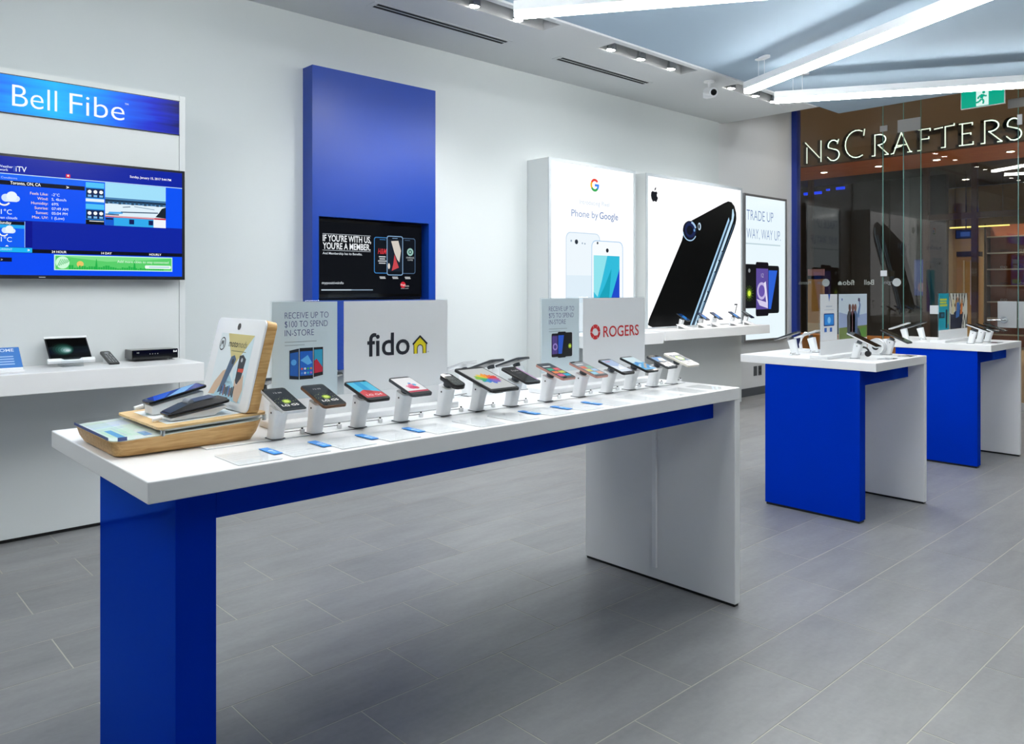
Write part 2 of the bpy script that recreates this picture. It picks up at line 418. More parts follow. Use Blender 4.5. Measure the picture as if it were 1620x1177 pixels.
t = thing('security_camera', 'small white security camera under the soffit by the spots', 'camera', (6.36, 4.12, ZC))
B().cyl((0, 0.02, -0.012), (0, 0.02, -0.0005), 0.05, n=20).build('mount', WHITEP, t, smooth=True)
B().tube([(0, 0.02, -0.012), (0, 0.02, -0.06), (-0.02, 0.0, -0.09)], 0.014, 8).build('arm', WHITEP, t, smooth=True)
b = B().cyl((0.03, 0.06, -0.085), (-0.055, -0.065, -0.13), 0.038, 0.042, 18).build('camera_body', WHITEP, t, smooth=True)
B().cyl((-0.055, -0.065, -0.13), (-0.0595, -0.0715, -0.1325), 0.03, 0.026, 18).build('lens', BLACKG, b)
bx(0.0, 0.06, -0.02, 0.09, -0.15, -0.09).build('junction_box', WHITEP, t, bevel=0.008)

# ================================================================== TABLES
def table(name, label, x0, x1, y0, y1, leg_x, leg_y, group=None, strip=False):
    zt, zb = 0.915, 0.866
    t = thing(name, label, 'table', (x0, y0, 0), group=group)
    bx(x0, x1, y0, y1, zb, zt).build('tabletop', WHITE, t, world=True, bevel=0.003)
    wl = bx(x1 - 0.039, x1, y0, y1, 0.012, zb - 0.0005).build('white_leg', WHITE, t, world=True, bevel=0.003)
    bx(x1 - 0.034, x1 - 0.005, y0 + 0.006, y1 - 0.006, 0.0005, 0.012).build('foot', BLACK, t, world=True)
    bx(leg_x[0], leg_x[1], leg_y[0], leg_y[1], 0.014, zb - 0.0005).build('blue_leg', BLUE, t, world=True, bevel=0.002)
    bx(leg_x[0] + 0.006, leg_x[1] - 0.006, leg_y[0] + 0.006, leg_y[1] - 0.006, 0.0005, 0.014).build('foot', BLACK, t, world=True)
    bx(leg_x[1] + 0.0005, x1 - 0.0395, leg_y[0] + 0.002, leg_y[0] + 0.08, 0.778, zb - 0.0005).build('rail', BLUE, t, world=True, bevel=0.0015)
    bx(leg_x[1] + 0.0005, x1 - 0.0395, leg_y[1] - 0.08, leg_y[1] - 0.002, 0.778, zb - 0.0005).build('rail', BLUE, t, world=True, bevel=0.0015)
    if strip:
        ym = 2.167
        bx(x1 - 0.052, x1 - 0.0395, ym - 0.011, ym + 0.011, 0.064, 0.777).build('cable_cover', WHITEP, t, world=True, bevel=0.002)
    return t
table('display_table', 'long white display table with a blue leg, nearest and largest', 0.567, 2.935, 1.76, 2.593, (0.661, 0.757), (1.862, 2.459), 'white and blue display tables', True)
table('display_table', 'short white display table with a blue leg, second in the row', 4.43, 5.18, 1.812, 2.655, (4.437, 4.510), (1.905, 2.488), 'white and blue display tables')
table('display_table', 'short white display table with a blue leg, farthest, by the shopfront glass', 6.44, 7.19, 1.812, 2.655, (6.447, 6.520), (1.905, 2.488), 'white and blue display tables')
TZ = 0.9155
tray = tag(bx(0.79, 2.90, 2.008, 2.40, TZ, TZ + 0.0025).build('display_tray', WHITEP, bevel=0.0008, seg=1),
           'thin white inset tray under the phone stands on the long table', 'tray')
TZ2 = TZ + 0.003

# ------------------------------------------------------------------ phone stand and phones
def make_stand(label, cat='phone stand', group=None, cable=True, white=WHITEP):
    t = thing('phone_stand', label, cat, group=group)
    rings = []
    for k, (z, y, rx, ry) in enumerate(((0.002, 0, 0.0185, 0.021), (0.05, -0.012, 0.0195, 0.022), (0.088, -0.022, 0.021, 0.024))):
        rings.append([(x, y + yy, z) for x, yy in rrect(2 * rx, 2 * ry, 0.011, 4)])
    rings.append([(x, -0.024 + yy, 0.095 + (yy + 0.0) * 0.30) for x, yy in rrect(0.042, 0.048, 0.011, 4)])
    B().loft(rings).build('pillar', white, t, smooth=True)
    bx(-0.0195, 0.0195, -0.022, 0.022, 0.0, 0.002).build('base_pad', DGREY, t)
    B().cyl((0, -0.024, 0.098), (0, -0.030, 0.108), 0.014, 0.016, 14).build('mount_puck', DGREY, t)
    B().cyl((-0.0215, -0.021, 0.08), (-0.0225, -0.021, 0.08), 0.003, n=10).build('screw_hole', BLACK, t)
    if cable:
        B().tube([(0.018, 0.012, 0.012), (0.05, 0.014, 0.011), (0.086, 0.016, 0.010)], 0.0011, 6).build('security_cable', BLACK, t)
        bx(0.084, 0.095, 0.010, 0.022, 0.0, 0.014).build('cable_socket', WHITEP, t, bevel=0.0015)
        B().cyl((0.0895, 0.016, 0.0135), (0.0895, 0.016, 0.018), 0.003, n=10).build('cable_plug', BLACK, t)
    return t

def phone(name, label, x, y, z, tilt, w, L, body, artf, rz=0.0, th=0.0085, cat='phone', group=None, r=None, bez=BLACKG, bez_mar=0.0015):
    t = thing(name, label, cat, (x, y, z), (tilt, 0, rz), group)
    r = r or w * 0.13
    B().prism(rrect(w, L, r, 5), -th, 0.0).build('body', body, t, bevel=0.0018, seg=2, smooth=True)
    B().prism(rrect(w - 2 * bez_mar, L - 2 * bez_mar, r * 0.9, 5), 0.0001, 0.0007).build('front_glass', bez, t)
    if artf:
        a = Art(es=0.85, dz=0.00012, rough=0.15); artf(a, w / 2, L / 2)
        a.build('screen', t, lambda p, q, n: (p, q, 0.0008 + n))
    return t

def scr_burst(a, w, h):                       # black wallpaper with a green burst
    a.rect(-w * .88, -h * .80, w * .88, h * .84, '#2a2f36', 0)
    a.text('12:30', 0, h * .50, h * .11, '#d8dde2', 2, al='C', off=-0.01)
    rnd = random.Random(3)
    for k in range(46):
        an = rnd.random() * 6.28; rr = (0.2 + rnd.random() * .55) * w * 1.3
        a.circ(math.cos(an) * rr * .9, -h * .22 + math.sin(an) * rr, w * .04, '#a9b884' if k % 2 else '#76806a', 1, n=6)
    a.circ(0, -h * .22, w * .34, '#8fb53a', 2, n=14); a.circ(0, -h * .22, w * .22, '#dff27a', 3, n=14)
    a.text('LG G5', 0, -h * .62, h * .15, '#ffffff', 4, al='C', off=0.02, w=w * 1.35)
def scr_leather(a, w, h):                     # sky blue over red panels
    a.rect(-w * .9, -h * .78, w * .9, h * .84, '#4fc3e8', 0)
    a.poly([(-w * .9, -h * .78), (w * .9, -h * .78), (w * .9, -h * .30), (-w * .35, h * .02), (-w * .9, -h * .2)], '#d9494f', 1)
    a.poly([(-w * .3, 0), (w * .25, -h * .14), (w * .25, h * .84), (-w * .3, h * .84)], '#22a2d8', 2)
    a.poly([(-w * .3, -h * .35), (w * .25, -h * .35), (w * .25, -h * .14), (-w * .3, 0)], '#b8262e', 3)
    a.text('LG G4', 0, -h * .62, h * .15, '#f7dadd', 4, al='C', off=0.02, w=w * 1.35)
def scr_petals(a, w, h):
    a.rect(-w * .92, -h * .74, w * .92, h * .86, '#f2f3f5', 0); a.rect(-w * .92, -h * .74, w * .92, -h * .58, '#c93a55', 1)
    for x, y, r, c in ((-.1, -.22, .34, '#e0507c'), (.2, -.28, .28, '#d8475f'), (.05, 0, .26, '#f07fa4'), (.35, .02, .2, '#58b8e6'), (-.35, -.1, .18, '#f3a0b8'), (.1, .2, .14, '#4aa0dd')):
        a.circ(x * w, y * h, r * w, c, 2, n=10)
def scr_splash(a, w, h):                      # rainbow feathers
    a.rect(-w * .9, -h * .86, w * .9, h * .84, '#c9cdcd', 0)
    cols = ['#e2372f', '#ee6b22', '#f5a31f', '#f2cf2a', '#86bf3a', '#2aa876', '#1d93d0', '#3f6fd0', '#7b62c4', '#c0508a']
    rnd = random.Random(5)
    for k in range(40):
        an = 2 * math.pi * k / 40 + rnd.random() * .1; c = cols[int(k / 40 * len(cols))]; r = (0.5 + 0.28 * rnd.random()) * w * 1.05
        a.poly([(0, -h * .05), (math.cos(an - .17) * r * .8, -h * .05 + math.sin(an - .17) * r * .8), (math.cos(an) * r, -h * .05 + math.sin(an) * r), (math.cos(an + .17) * r * .8, -h * .05 + math.sin(an + .17) * r * .8)], c, 1 + k % 3)
def scr_script(a, w, h):
    a.rect(-w * .9, -h * .82, w * .72, h * .82, '#141518', 0); a.rect(w * .74, -h * .82, w * .92, h * .82, '#c9a2d2', 0)
    a.text('Stylo', 0, h * .42, h * .16, '#e8e8ea', 2, al='C', off=-0.01, shear=.3); a.text('10:00', 0, h * .12, h * .10, '#9a9aa0', 2, al='C', off=-.02)
def tiles(cols, bg):
    def f(a, w, h):
        a.rect(-w * .9, -h * .82, w * .9, h * .84, bg, 0)
        a.rect(-w * .75, h * .5, w * .3, h * .62, '#dfe3e6', 1)
        k = 0
        for j in range(3):
            for i in range(2):
                a.rr(-w * .8 + i * w * .85, h * .30 - j * h * .38, -w * .8 + i * w * .85 + w * .74, h * .30 - j * h * .38 + -0.0 + h * .0 + (-h * .28) * -1 - h * .0 - 0.0, w * .08, cols[k % len(cols)], 1) if False else \
                    a.rect(-w * .8 + i * w * .85, h * .30 - j * h * .38 - h * .28, -w * .06 + i * w * .85, h * .30 - j * h * .38, cols[k % len(cols)], 1)
                k += 1
    return f
scr_t1 = tiles(['#26b08a', '#ea5a66', '#f0843a', '#c7cf45', '#e44a86', '#2fb3da'], '#3a4048')
scr_t2 = tiles(['#e2653a', '#7fbfa4', '#d9cf6a', '#9fc3e6', '#8fd3ea', '#e2a48f'], '#8e979d')
def scr_photo(a, w, h):
    a.rect(-w * .88, -h * .80, w * .88, h * .82, '#a9bfe0', 0); a.poly([(-w * .88, -h * .8), (w * .88, -h * .8), (w * .88, h * .2), (0, -h * .1), (-w * .88, h * .1)], '#dfe8f2', 1)
    a.poly([(-w * .6, -h * .5), (w * .2, -h * .05), (w * .7, -h * .45)], '#f8fbff', 2); a.rect(-w * .6, h * .55, w * .2, h * .66, '#c98a9a', 2)
def scr_icons(a, w, h):
    a.rect(-w * .92, -h * .82, w * .92, h * .86, '#6db9ea', 0); a.rect(-w * .92, h * .1, w * .92, h * .86, '#d5e9f0', 1)
    for j in range(3):
        for i in range(4): a.rect(-w * .8 + i * w * .43, -h * (.2 + j * .2), -w * .52 + i * w * .43, -h * (.06 + j * .2), ['#1f7fd0', '#f4f7fa', '#2aa0e0', '#f0b030'][(i + j) % 4], 2)
    a.circ(-w * .2, h * .05, w * .3, '#2a8fdc', 3)
def scr_berry(a, w, h):
    a.rect(-w * .88, -h * .12, w * .88, h * .66, '#5b93cf', 0); a.poly([(-w * .3, h * .1), (w * .6, -h * .05), (w * .8, h * .4), (w * .1, h * .5)], '#f2ead6', 1); a.rect(-w * .88, -h * .12, w * .88, 0, '#1c2228', 2)
    for j in range(4):
        for i in range(8): a.rect(-w * .86 + i * w * .218, -h * (.32 + j * .16), -w * .68 + i * w * .218, -h * (.2 + j * .16), '#8c8a86', 0, es=0)
def scr_green(a, w, h):
    a.rect(-w * .9, -h * .30, w * .9, h * .62, '#59656a', 0); a.circ(-w * .05, h * .12, w * .48, '#a9d86a', 1); a.circ(0, h * .1, w * .3, '#f2fbdc', 2); a.rect(w * .2, -h * .3, w * .9, -h * .1, '#6f86a0', 1)
    for j in range(3):
        for i in range(9): a.rect(-w * .86 + i * w * .195, -h * (.50 + j * .16), -w * .71 + i * w * .195, -h * (.38 + j * .16), '#2b2c2e', 0, es=0)
def scr_keypad(a, w, h):
    a.rect(-w * .6, h * .55, w * .6, h * .85, '#e8ecee', 0)
    a.rect(-w * .7, -h * .15, w * .7, h * .45, '#1c2a2a', 0); a.rr(-w * .35, -h * .1, w * .35, h * .22, w * .2, '#4b5c5e', 1, es=.3)
    for j in range(4):
        for i in range(3): a.rect(-w * .7 + i * w * .5, -h * (.32 + j * .16), -w * .32 + i * w * .5, -h * (.22 + j * .16), '#93a5a2', 0, es=.25)

SILV = M('silver_body', '#d8dadc', rough=0.3, metal=0.4); BRONZ = M('bronze_body', '#6b4f3c', rough=0.3, metal=0.6)
ROSE = M('rose_body', '#b98a80', rough=0.3, metal=0.6); GREYB = M('grey_body', '#3d4146', rough=0.35, metal=0.3); CREAM = M('cream_body', '#d9d4ca', rough=0.35, metal=0.2)
WHITEF = M('white_phone_front', '#e9eaec', rough=0.1)
TILT = R(17)
FR = [  # x, z, tilt, w, L, body, screen, label
 (0.982, 1.032, 17.9, .071, .145, SILV, scr_burst, 'silver phone with a green burst screen, nearest of the phone row'),
 (1.101, 1.033, 17.3, .073, .144, BRONZ, scr_burst, 'bronze phone with a green burst screen, second in the row'),
 (1.243, 1.034, 15.7, .076, .145, BLACK, scr_leather, 'black phone showing sky blue over red'),
 (1.397, 1.034, 16.8, .078, .135, GREYB, scr_petals, 'dark phone showing pink and blue petals on white'),
 (1.562, 1.039, 19.1, .048, .092, BLACK, scr_keypad, 'small chunky black keypad phone left of the tablet'),
 (1.705, 1.032, 15.6, .122, .206, BLACK, scr_splash, 'black tablet with a rainbow feather burst on grey'),
 (1.862, 1.033, 16.9, .069, .140, BLACK, scr_script, 'black phone with white script and a lilac edge'),
 (2.035, 1.034, 16.4, .072, .145, ROSE, scr_t1, 'rose-edged phone with six bright colour tiles'),
 (2.213, 1.029, 16.7, .072, .148, ROSE, scr_t2, 'dark phone with pale colour tiles right of the bright tiled one'),
 (2.376, 1.028, 17.8, .074, .139, BLACK, scr_photo, 'black phone with a pale lavender picture'),
 (2.518, 1.028, 17.6, .078, .151, BLACK, scr_icons, 'black phone with bright blue icons'),
 (2.672, 1.028, 19.9, .074, .119, GREYB, scr_berry, 'grey phone with a small blue screen above a keyboard'),
 (2.810, 1.029, 19.3, .088, .135, CREAM, scr_green, 'wide cream phone with a green screen, farthest in the row'),
]
ORD = ['nearest', 'second', 'third', 'fourth', 'fifth', 'sixth', 'seventh', 'eighth', 'ninth', 'tenth', 'eleventh', 'twelfth', 'thirteenth']
proto = None
for i, (x, z, tl, w, L, body, af, lb) in enumerate(FR):
    phone('tablet' if i == 5 else 'phone', lb, x, 1.965, z, R(tl), w, L, body, af, th=0.014 if i == 4 else 0.0085,
          cat='tablet' if i == 5 else 'phone', group='phones along the front of the long table',
          r=0.016 if i == 4 else 0.010 if i in (5, 11, 12) else None, bez=BLACKG if i != 12 else CREAM)
    sl = 'white leaning phone stand under the %s' % lb.split(' with ')[0].split(' showing ')[0].split(' left ')[0] if False else 'white pillar stand, %s along the front of the long table' % ORD[i]
    if proto is None:
        proto = make_stand(sl, group='pillar stands along the front of the long table'); s = proto
    else:
        s = copy_tree(proto); s['label'] = sl
    s.location = (x + 0.002, 2.032 if False else 2.020, TZ2)
    s.scale = (1, 1, (z - TZ2 - 0.0105) / 0.1085 * 0.985)
# back row, facing the wall
BR = [(1.10, 'dark phone half hidden behind the wooden display, facing the wall'), (1.33, 'phone glimpsed through the gap of the nearer acrylic sign'),
      (1.92, 'thin phone facing the wall behind the black tablet'), (2.06, 'dark phone facing the wall left of the tall lightbox shadow'), (2.20, 'dark phone facing the wall beside the farther acrylic sign')]
for x, lb in BR:
    phone('phone', lb, x, 2.375, 1.030, R(17), .074, .146, GREYB if x != 1.92 else SILV, scr_icons, rz=math.pi, group='phones along the back of the long table')
    s = copy_tree(proto); s['group'] = 'pillar stands along the back of the long table'
    s['label'] = 'white stand under the ' + lb.replace('dark phone', 'dark phone').replace(', facing the wall', '')
    s.rotation_euler = (0, 0, math.pi); s.location = (x, 2.32, TZ2); s.scale = (1, 1, 0.94)

# price cards along the front edge
ctab = Art(dz=0.0003)
TABB = M('price_tab_blue', '#2b8ce0', rough=0.35)
cards = [(0.773, 0.885, False, 'blank price card nearest the table corner, no blue tab'), (0.912, 1.018, True, None), (1.049, 1.155, True, None), (1.195, 1.300, True, None), (1.354, 1.458, True, None),
         (1.518, 1.620, False, 'clear price card in front of the small keypad phone'), (1.664, 1.766, False, 'clear price card in front of the black tablet'), (1.824, 1.928, True, None), (1.978, 2.082, True, None), (2.137, 2.240, True, None),
         (2.295, 2.400, False, 'clear acrylic card in front of the tenth phone'), (2.455, 2.560, False, 'clear acrylic card in front of the eleventh phone'), (2.615, 2.720, False, 'clear acrylic card, last but one towards the white leg'), (2.765, 2.870, False, 'clear acrylic card at the far end by the white leg')]
PAPER = M('card_paper', '#e4e5e7', rough=0.4, var=0.01); INK = '#c3c6ca'
n = 0
for i, (x0, x1, tabbed, lb) in enumerate(cards):
    if tabbed: n += 1; lb = 'white price card with a blue side tab, %s of the tabbed cards from the left' % ['first', 'second', 'third', 'fourth', 'fifth', 'sixth', 'seventh'][n - 1]
    t = thing('price_card', lb, 'card', (x0, 1.768, TZ), group='price cards along the table edge')
    w = x1 - x0; d = 0.148
    if i < 10: bx(0.001, w - 0.001, 0.008, d, 0.0002, 0.0012).build('paper', PAPER, t)
    bx(0, w, 0, d + 0.002, 0.0013, 0.0038).build('acrylic_cover', ACRYC, t, bevel=0.0006, seg=1)
    if i < 10:
        a = Art(dz=0.00005)
        for k in range(5): a.rect(w * .15, 0.03 + k * .022, w * (.45 + .08 * (k % 3)), 0.034 + k * .022, INK)
        a.rect(w * .62, 0.06, w * .84, 0.075, '#c9ccd0')
        a.build('print', t, lambda p, q, nn: (p, q, 0.00125 + nn))
    if tabbed:
        tb_ = bx(-0.024, 0.0, 0.062, 0.148, 0.0014, 0.0034).build('tab', TABB, t, bevel=0.0005, seg=1)
        a = Art(dz=0.0002); a.circ(0, 0.105, 0.007, '#cfe4f7'); a.rect(-.004, .075, .004, .095, '#9ccaf2')
        a.build('tab_print', tb_, lambda p, q, nn: (-0.012 + p, q, 0.0035 + nn))

# ================================================================== ACRYLIC SIGN HOLDERS ON THE TABLES
INSB = M('insert_pale_blue', '#cfdfe6', rough=0.35, var=0.015); INSW = M('insert_white', '#e6e9ec', rough=0.35, var=0.01)
def sign_holder(label, x, y, left_art, right_art, lmat, rmat, w=0.658, ztop=1.294, zb=TZ2, zi=1.0, group='acrylic sign holders on the tables'):
    t = thing('sign_holder', label, 'sign', (x, y, zb), group=group)
    bx(x, x + w, y - 0.004, y + 0.004, zb + 0.02, ztop).build('acrylic_sheet', ACRYL, t, world=True, bevel=0.001, seg=1)
    bx(x - 0.01, x + w + 0.01, y - 0.055, y + 0.055, zb, zb + 0.02).build('base', WHITEP, t, world=True, bevel=0.003)
    bx(x + 0.001, x + w - 0.001, y - 0.006, y - 0.0045, zb + 0.0201, zi - 0.003).build('backing_strip', WHITEP, t, world=True)
    a_ = x + 0.219; b_ = x + 0.243
    for (p, q, m, art) in ((x + 0.002, a_, lmat, left_art), (b_, x + w - 0.003, rmat, right_art)):
        o = bx(p, q, y - 0.0062, y - 0.0046, zi - 0.002, ztop - 0.004).build('insert', m, t, world=True)
        a = Art(dz=0.0003); art(a, p, q, zi - 0.002, ztop - 0.004)
        a.build('print', o, wallmap(y - 0.0063), world=True)
    return t
NAVY = '#46528a'
def art_receive(amount, phones):
    def f(a, x0, x1, z0, z1):
        for k, s in enumerate(('RECEIVE UP TO', '$%s TO SPEND' % amount, 'IN-STORE')):
            a.text(s, x0 + 0.040, z1 - 0.050 - k * 0.0262, 0.0185, NAVY, off=-0.012, w=(0.146, 0.143, 0.096)[k])
        a.rect(x0 + .040, z1 - .1215, x0 + .145, z1 - .1195, '#9fb0b8'); a.rect(x0 + .040, z1 - .1315, x0 + .105, z1 - .1295, '#9fb0b8')
        phones(a, x0 + 0.055, z0 + 0.055)
    return f
def ph_a(a, x, z):
    a.poly([(x, z + .006), (x + .031, z + .002), (x + .031, z + .096), (x, z + .091)], '#131c2c'); a.poly([(x + .002, z + .016), (x + .029, z + .012), (x + .029, z + .086), (x + .002, z + .083)], '#1f5fb4', 2)
    a.circ(x + .014, z + .055, .009, '#57a8e6', 3)
    a.rect(x + .033, z + .002, x + .078, z + .097, '#10141c'); a.rect(x + .0345, z + .013, x + .0765, z + .087, '#1763c8', 2)
    a.poly([(x + .036, z + .06), (x + .06, z + .075), (x + .075, z + .05), (x + .06, z + .045)], '#62b6ee', 3)
    for k, c in enumerate(('#d84a3a', '#e9eef2', '#3ab54a', '#f0902a', '#4f8fe0', '#e9eef2', '#35b8c8', '#d060b0')): a.circ(x + .041 + (k % 4) * .0100, z + .034 - (k // 4) * .013, .0036, c, 3, n=8)
    a.poly([(x + .080, z + .006), (x + .112, z + .011), (x + .112, z + .097), (x + .080, z + .097)], '#1a1a1e'); a.poly([(x + .082, z + .018), (x + .110, z + .021), (x + .110, z + .090), (x + .082, z + .090)], '#2f9fc6', 2)
    a.poly([(x + .082, z + .018), (x + .110, z + .021), (x + .110, z + .035), (x + .090, z + .062), (x + .082, z + .056)], '#c3263e', 3)
def ph_b(a, x, z):
    a.rr(x, z + .004, x + .045, z + .098, .006, '#17131f'); a.rect(x + .003, z + .016, x + .043, z + .088, '#54408a', 2); a.circ(x + .02, z + .045, .014, '#a88fd0', 3); a.circ(x + .02, z + .045, .008, '#4a3584', 3.5)
    a.rr(x + .034, z, x + .082, z + .104, .006, '#0e1016', 4); a.poly([(x + .037, z + .016), (x + .058, z + .016), (x + .070, z + .09), (x + .037, z + .09)], '#2a5fd0', 5)
    a.rr(x + .074, z + .003, x + .118, z + .100, .006, '#16181a', 6); a.circ(x + .104, z + .045, .010, '#9ab52c', 7, n=10); a.circ(x + .104, z + .045, .005, '#d9ec5a', 8, n=10)
def art_house(a, x0, x1, z0, z1):
    a.text('fido', x0 + 0.085, z1 - 0.179, 0.072, '#1b1f2c', w=0.166, off=0.012)
    x = x0 + .262; z = z1 - 0.181
    a.poly([(x, z + .034), (x + .032, z + .063), (x + .064, z + .034), (x + .060, z + .029), (x + .032, z + .055), (x + .004, z + .029)], '#1b1f2c', 3)
    a.poly([(x + .007, z), (x + .020, z), (x + .020, z + .018)] + [(x + .032 + .012 * math.cos(R(180 - 18 * k)), z + .018 + .012 * math.sin(R(18 * k))) for k in range(11)] + [(x + .044, z), (x + .057, z), (x + .057, z + .032), (x + .032, z + .055), (x + .007, z + .032)], '#e2d21c', 1)
    a.arc(x + .032, z + .018, .010, .013, 0, 180, '#1b1f2c', 3); a.rect(x + .019, z, x + .022, z + .018, '#1b1f2c', 3); a.rect(x + .042, z, x + .045, z + .018, '#1b1f2c', 3)
    a.rect(x + .005, z, x + .008, z + .03, '#1b1f2c', 3); a.rect(x + .056, z, x + .059, z + .03, '#1b1f2c', 3)
    a.text('TM', x + .062, z + .002, .004, '#555a66')
def art_ring(a, x0, x1, z0, z1):
    c = '#c8282c'; x = x0 + .076; z = z1 - .142
    for k in range(6): a.arc(x, z, .0175 + .002 * (k % 2), .0315, 60 * k + 1, 60 * k + 57, c, 1, n=6)
    a.arc(x, z, .0155, .021, 20, 120, c, 2); a.arc(x, z, .0155, .021, 200, 300, c, 2)
    a.text('ROGERS', x0 + .127, z - .0235, .045, c, w=.240, off=0.008)
sign_holder('clear acrylic sign holder with a yellow doghouse print on the long table', 1.045, 2.176, art_receive('100', ph_a), art_house, INSB, INSW)
sign_holder('clear acrylic sign holder with a red ring and lettering on the long table', 2.166, 2.176, art_receive('75', ph_b), art_ring, INSB, INSW)
def art_blank(a, x0, x1, z0, z1):
    m = (x0 + x1) / 2
    a.poly([(m - .012, z1), (m + .016, z1), (m + .002, z1 - .045)], '#1c62c0'); a.rect(m - .04, z1 - .075, m + .04, z1 - .070, '#b8c4d4'); a.rect(m - .06, z1 - .095, m + .06, z1 - .091, '#c7d0dc')
    a.rr(m - .068, z1 - .19, m + .068, z1 - .115, .006, '#123a8a', 1); a.rect(m - .058, z1 - .184, m + .058, z1 - .121, '#2f8fe4', 2); a.circ(m, z1 - .155, .02, '#8fd0ff', 3)
    a.rect(m - .06, z1 - .225, m - .03, z1 - .20, '#2b62b8'); a.rect(m + .01, z1 - .225, m + .04, z1 - .20, '#2b62b8')
def art_selfie(a, x0, x1, z0, z1):
    w = x1 - x0; h = z1 - z0; P = lambda u, v: (x0 + u * w, z0 + v * h)
    a.poly([P(0, .0), P(1, 0), P(1, .3), P(0, .3)], '#6f7f46', 1); a.poly([P(0, .25), P(1, .28), P(1, .55), P(.5, .5), P(0, .6)], '#9aa9cc', 1.5)
    a.poly([P(.75, .02), P(.95, .02), P(.97, .22), P(.85, .24), P(.72, .18)], '#5b8a3c', 2); a.poly([P(.4, .02), P(.8, .02), P(.7, .22), P(.45, .22)], '#4a4e56', 2)
    for u, c1, c2 in ((.37, '#4b4d52', '#6a4a42'), (.48, '#7a5a62', '#7c5348'), (.57, '#53678a', '#7c5348')):
        a.poly([P(u - .09, .06), P(u + .07, .06), P(u + .08, .5), P(u + .03, .62), P(u - .05, .62), P(u - .10, .5)], c1, 3); a.circ(*P(u, .69), .018, c2, 4, ry=.024, n=10)
    a.poly([P(.62, .5), P(.70, .45), P(.76, .75), P(.72, .84), P(.69, .83), P(.71, .74)], '#5d7fae', 4); a.poly([P(.66, .84), P(.74, .82), P(.73, .90), P(.67, .91)], '#4a3f62', 5)
    a.circ(*P(.10, .88), .008, '#4f6fb4', 3, n=8)
def art_teal(a, x0, x1, z0, z1):
    m = x0 + .02
    for k, ww in enumerate((.15, .14, .16)): a.rect(m, z1 - .055 - k * .022, m + ww, z1 - .040 - k * .022, '#c9cf3a')
    a.rect(m - .02, z1 - .19, m + .10, z1 - .145, '#1d2f38', 2); a.rect(m + .02, z1 - .18, m + .08, z1 - .155, '#2f6f8a', 3); a.rr(m + .125, z1 - .27, m + .16, z1 - .125, .005, '#1c2630', 2); a.rect(m + .168, z1 - .24, m + .178, z1 - .14, '#b9cf6a', 2)
def art_pattern(a, x0, x1, z0, z1):
    w = x1 - x0; h = z1 - z0; P = lambda u, v: (x0 + u * w, z0 + v * h)
    for k in range(7):
        u = k / 6
        a.line([P(u - .02, 1), P(u + .10, .62), P(u + .22, 1)] if u < .8 else [P(u - .02, 1), P(u, .8)], .012, '#14161c', 2)
        if u > .5: a.line([P(u - .1, 0), P(u, .4), P(min(u + .1, .98), 0)], .012, '#14161c', 2)
    a.poly([P(0, 0), P(.65, 0), P(.75, .45), P(.55, .55), P(.3, .5), P(.1, .4), P(0, .45)], '#23283a', 3)
    a.poly([P(.32, .3), P(.5, .34), P(.58, .6), P(.50, .75), P(.36, .72)], '#3f6fb0', 4); a.poly([P(.3, .5), P(.36, .5), P(.36, .8), P(.28, .8)], '#c79a62', 5); a.poly([P(.56, .4), P(.68, .42), P(.72, .7), P(.62, .74)], '#d07a3c', 5)
    a.circ(*P(.42, .82), .02, '#b98a6a', 6, n=10); a.circ(*P(.66, .78), .018, '#c49a7a', 6, n=10); a.poly([P(.08, .45), P(.2, .4), P(.24, .8), P(.12, .85)], '#d9cfa8', 4)
def art_white(a, x0, x1, z0, z1): art_blank(a, x0, x1, z0, z1)
TEAL = M('insert_teal', '#1f9fb4', rough=0.35); SKY = M('insert_sky', '#cddbe6', rough=0.35); IVORY = M('insert_ivory', '#dcdcd2', rough=0.35)
sign_holder('clear acrylic sign holder with a group selfie picture on the second table', 4.455, 2.15, art_blank, art_selfie, INSW, SKY, w=0.645, ztop=1.30, zb=TZ, zi=1.022)
sign_holder('clear acrylic sign holder with a teal panel on the farthest table', 6.378, 2.15, art_teal, art_pattern, TEAL, IVORY, w=0.66, ztop=1.294, zb=TZ, zi=1.012) if False else \
    sign_holder('clear acrylic sign holder with a teal panel on the farthest table', 6.46, 2.18, art_teal, art_pattern, TEAL, IVORY, w=0.645, ztop=1.296, zb=TZ, zi=1.012)

# ------------------------------------------------------------------ wooden accessory display on the long table
W0 = Vector((0.766, 2.205, TZ2))
t = thing('accessory_display', 'wooden demo display with a leaning white poster frame on the table corner', 'display', W0)
def ring(x0, x1, y0, y1, r, zl, zr):
    o = []
    for a, b in rrect(x1 - x0, y1 - y0, r, 5, (x0 + x1) / 2, (y0 + y1) / 2):
        o.append((a, b, zl + (zr - zl) * (a - x0) / (x1 - x0)))
    return o
B().loft([ring(.589, .937, 2.052, 2.362, .025, TZ2, TZ2), ring(.580, .950, 2.040, 2.374, .03, .935, .940), ring(.574, .960, 2.034, 2.380, .03, .957, .971)]).build('wooden_base', OAK, t, world=True, smooth=True)
tr = B().loft([ring(.576, .958, 2.036, 2.378, .03, .9572, .9712), ring(.576, .958, 2.036, 2.378, .03, .9592, .9732)]).build('printed_sheet', M('mint_print', '#dfe9e4', rough=0.3, var=0.03), t, world=True)
a = Art(dz=0.0003)
a.rect(.590, 2.10, .64, 2.36, '#cfe3d6'); a.rect(.600, 2.075, .617, 2.20, '#4d8fcf', 2); a.rect(.622, 2.10, .628, 2.24, '#b9c6cf', 2); a.rect(.655, 2.06, .675, 2.12, '#6f95c0', 2)
a.build('print', tr, lambda p, q, n: (p, q, .9595 + (p - .576) / .382 * .014 + n), world=True)
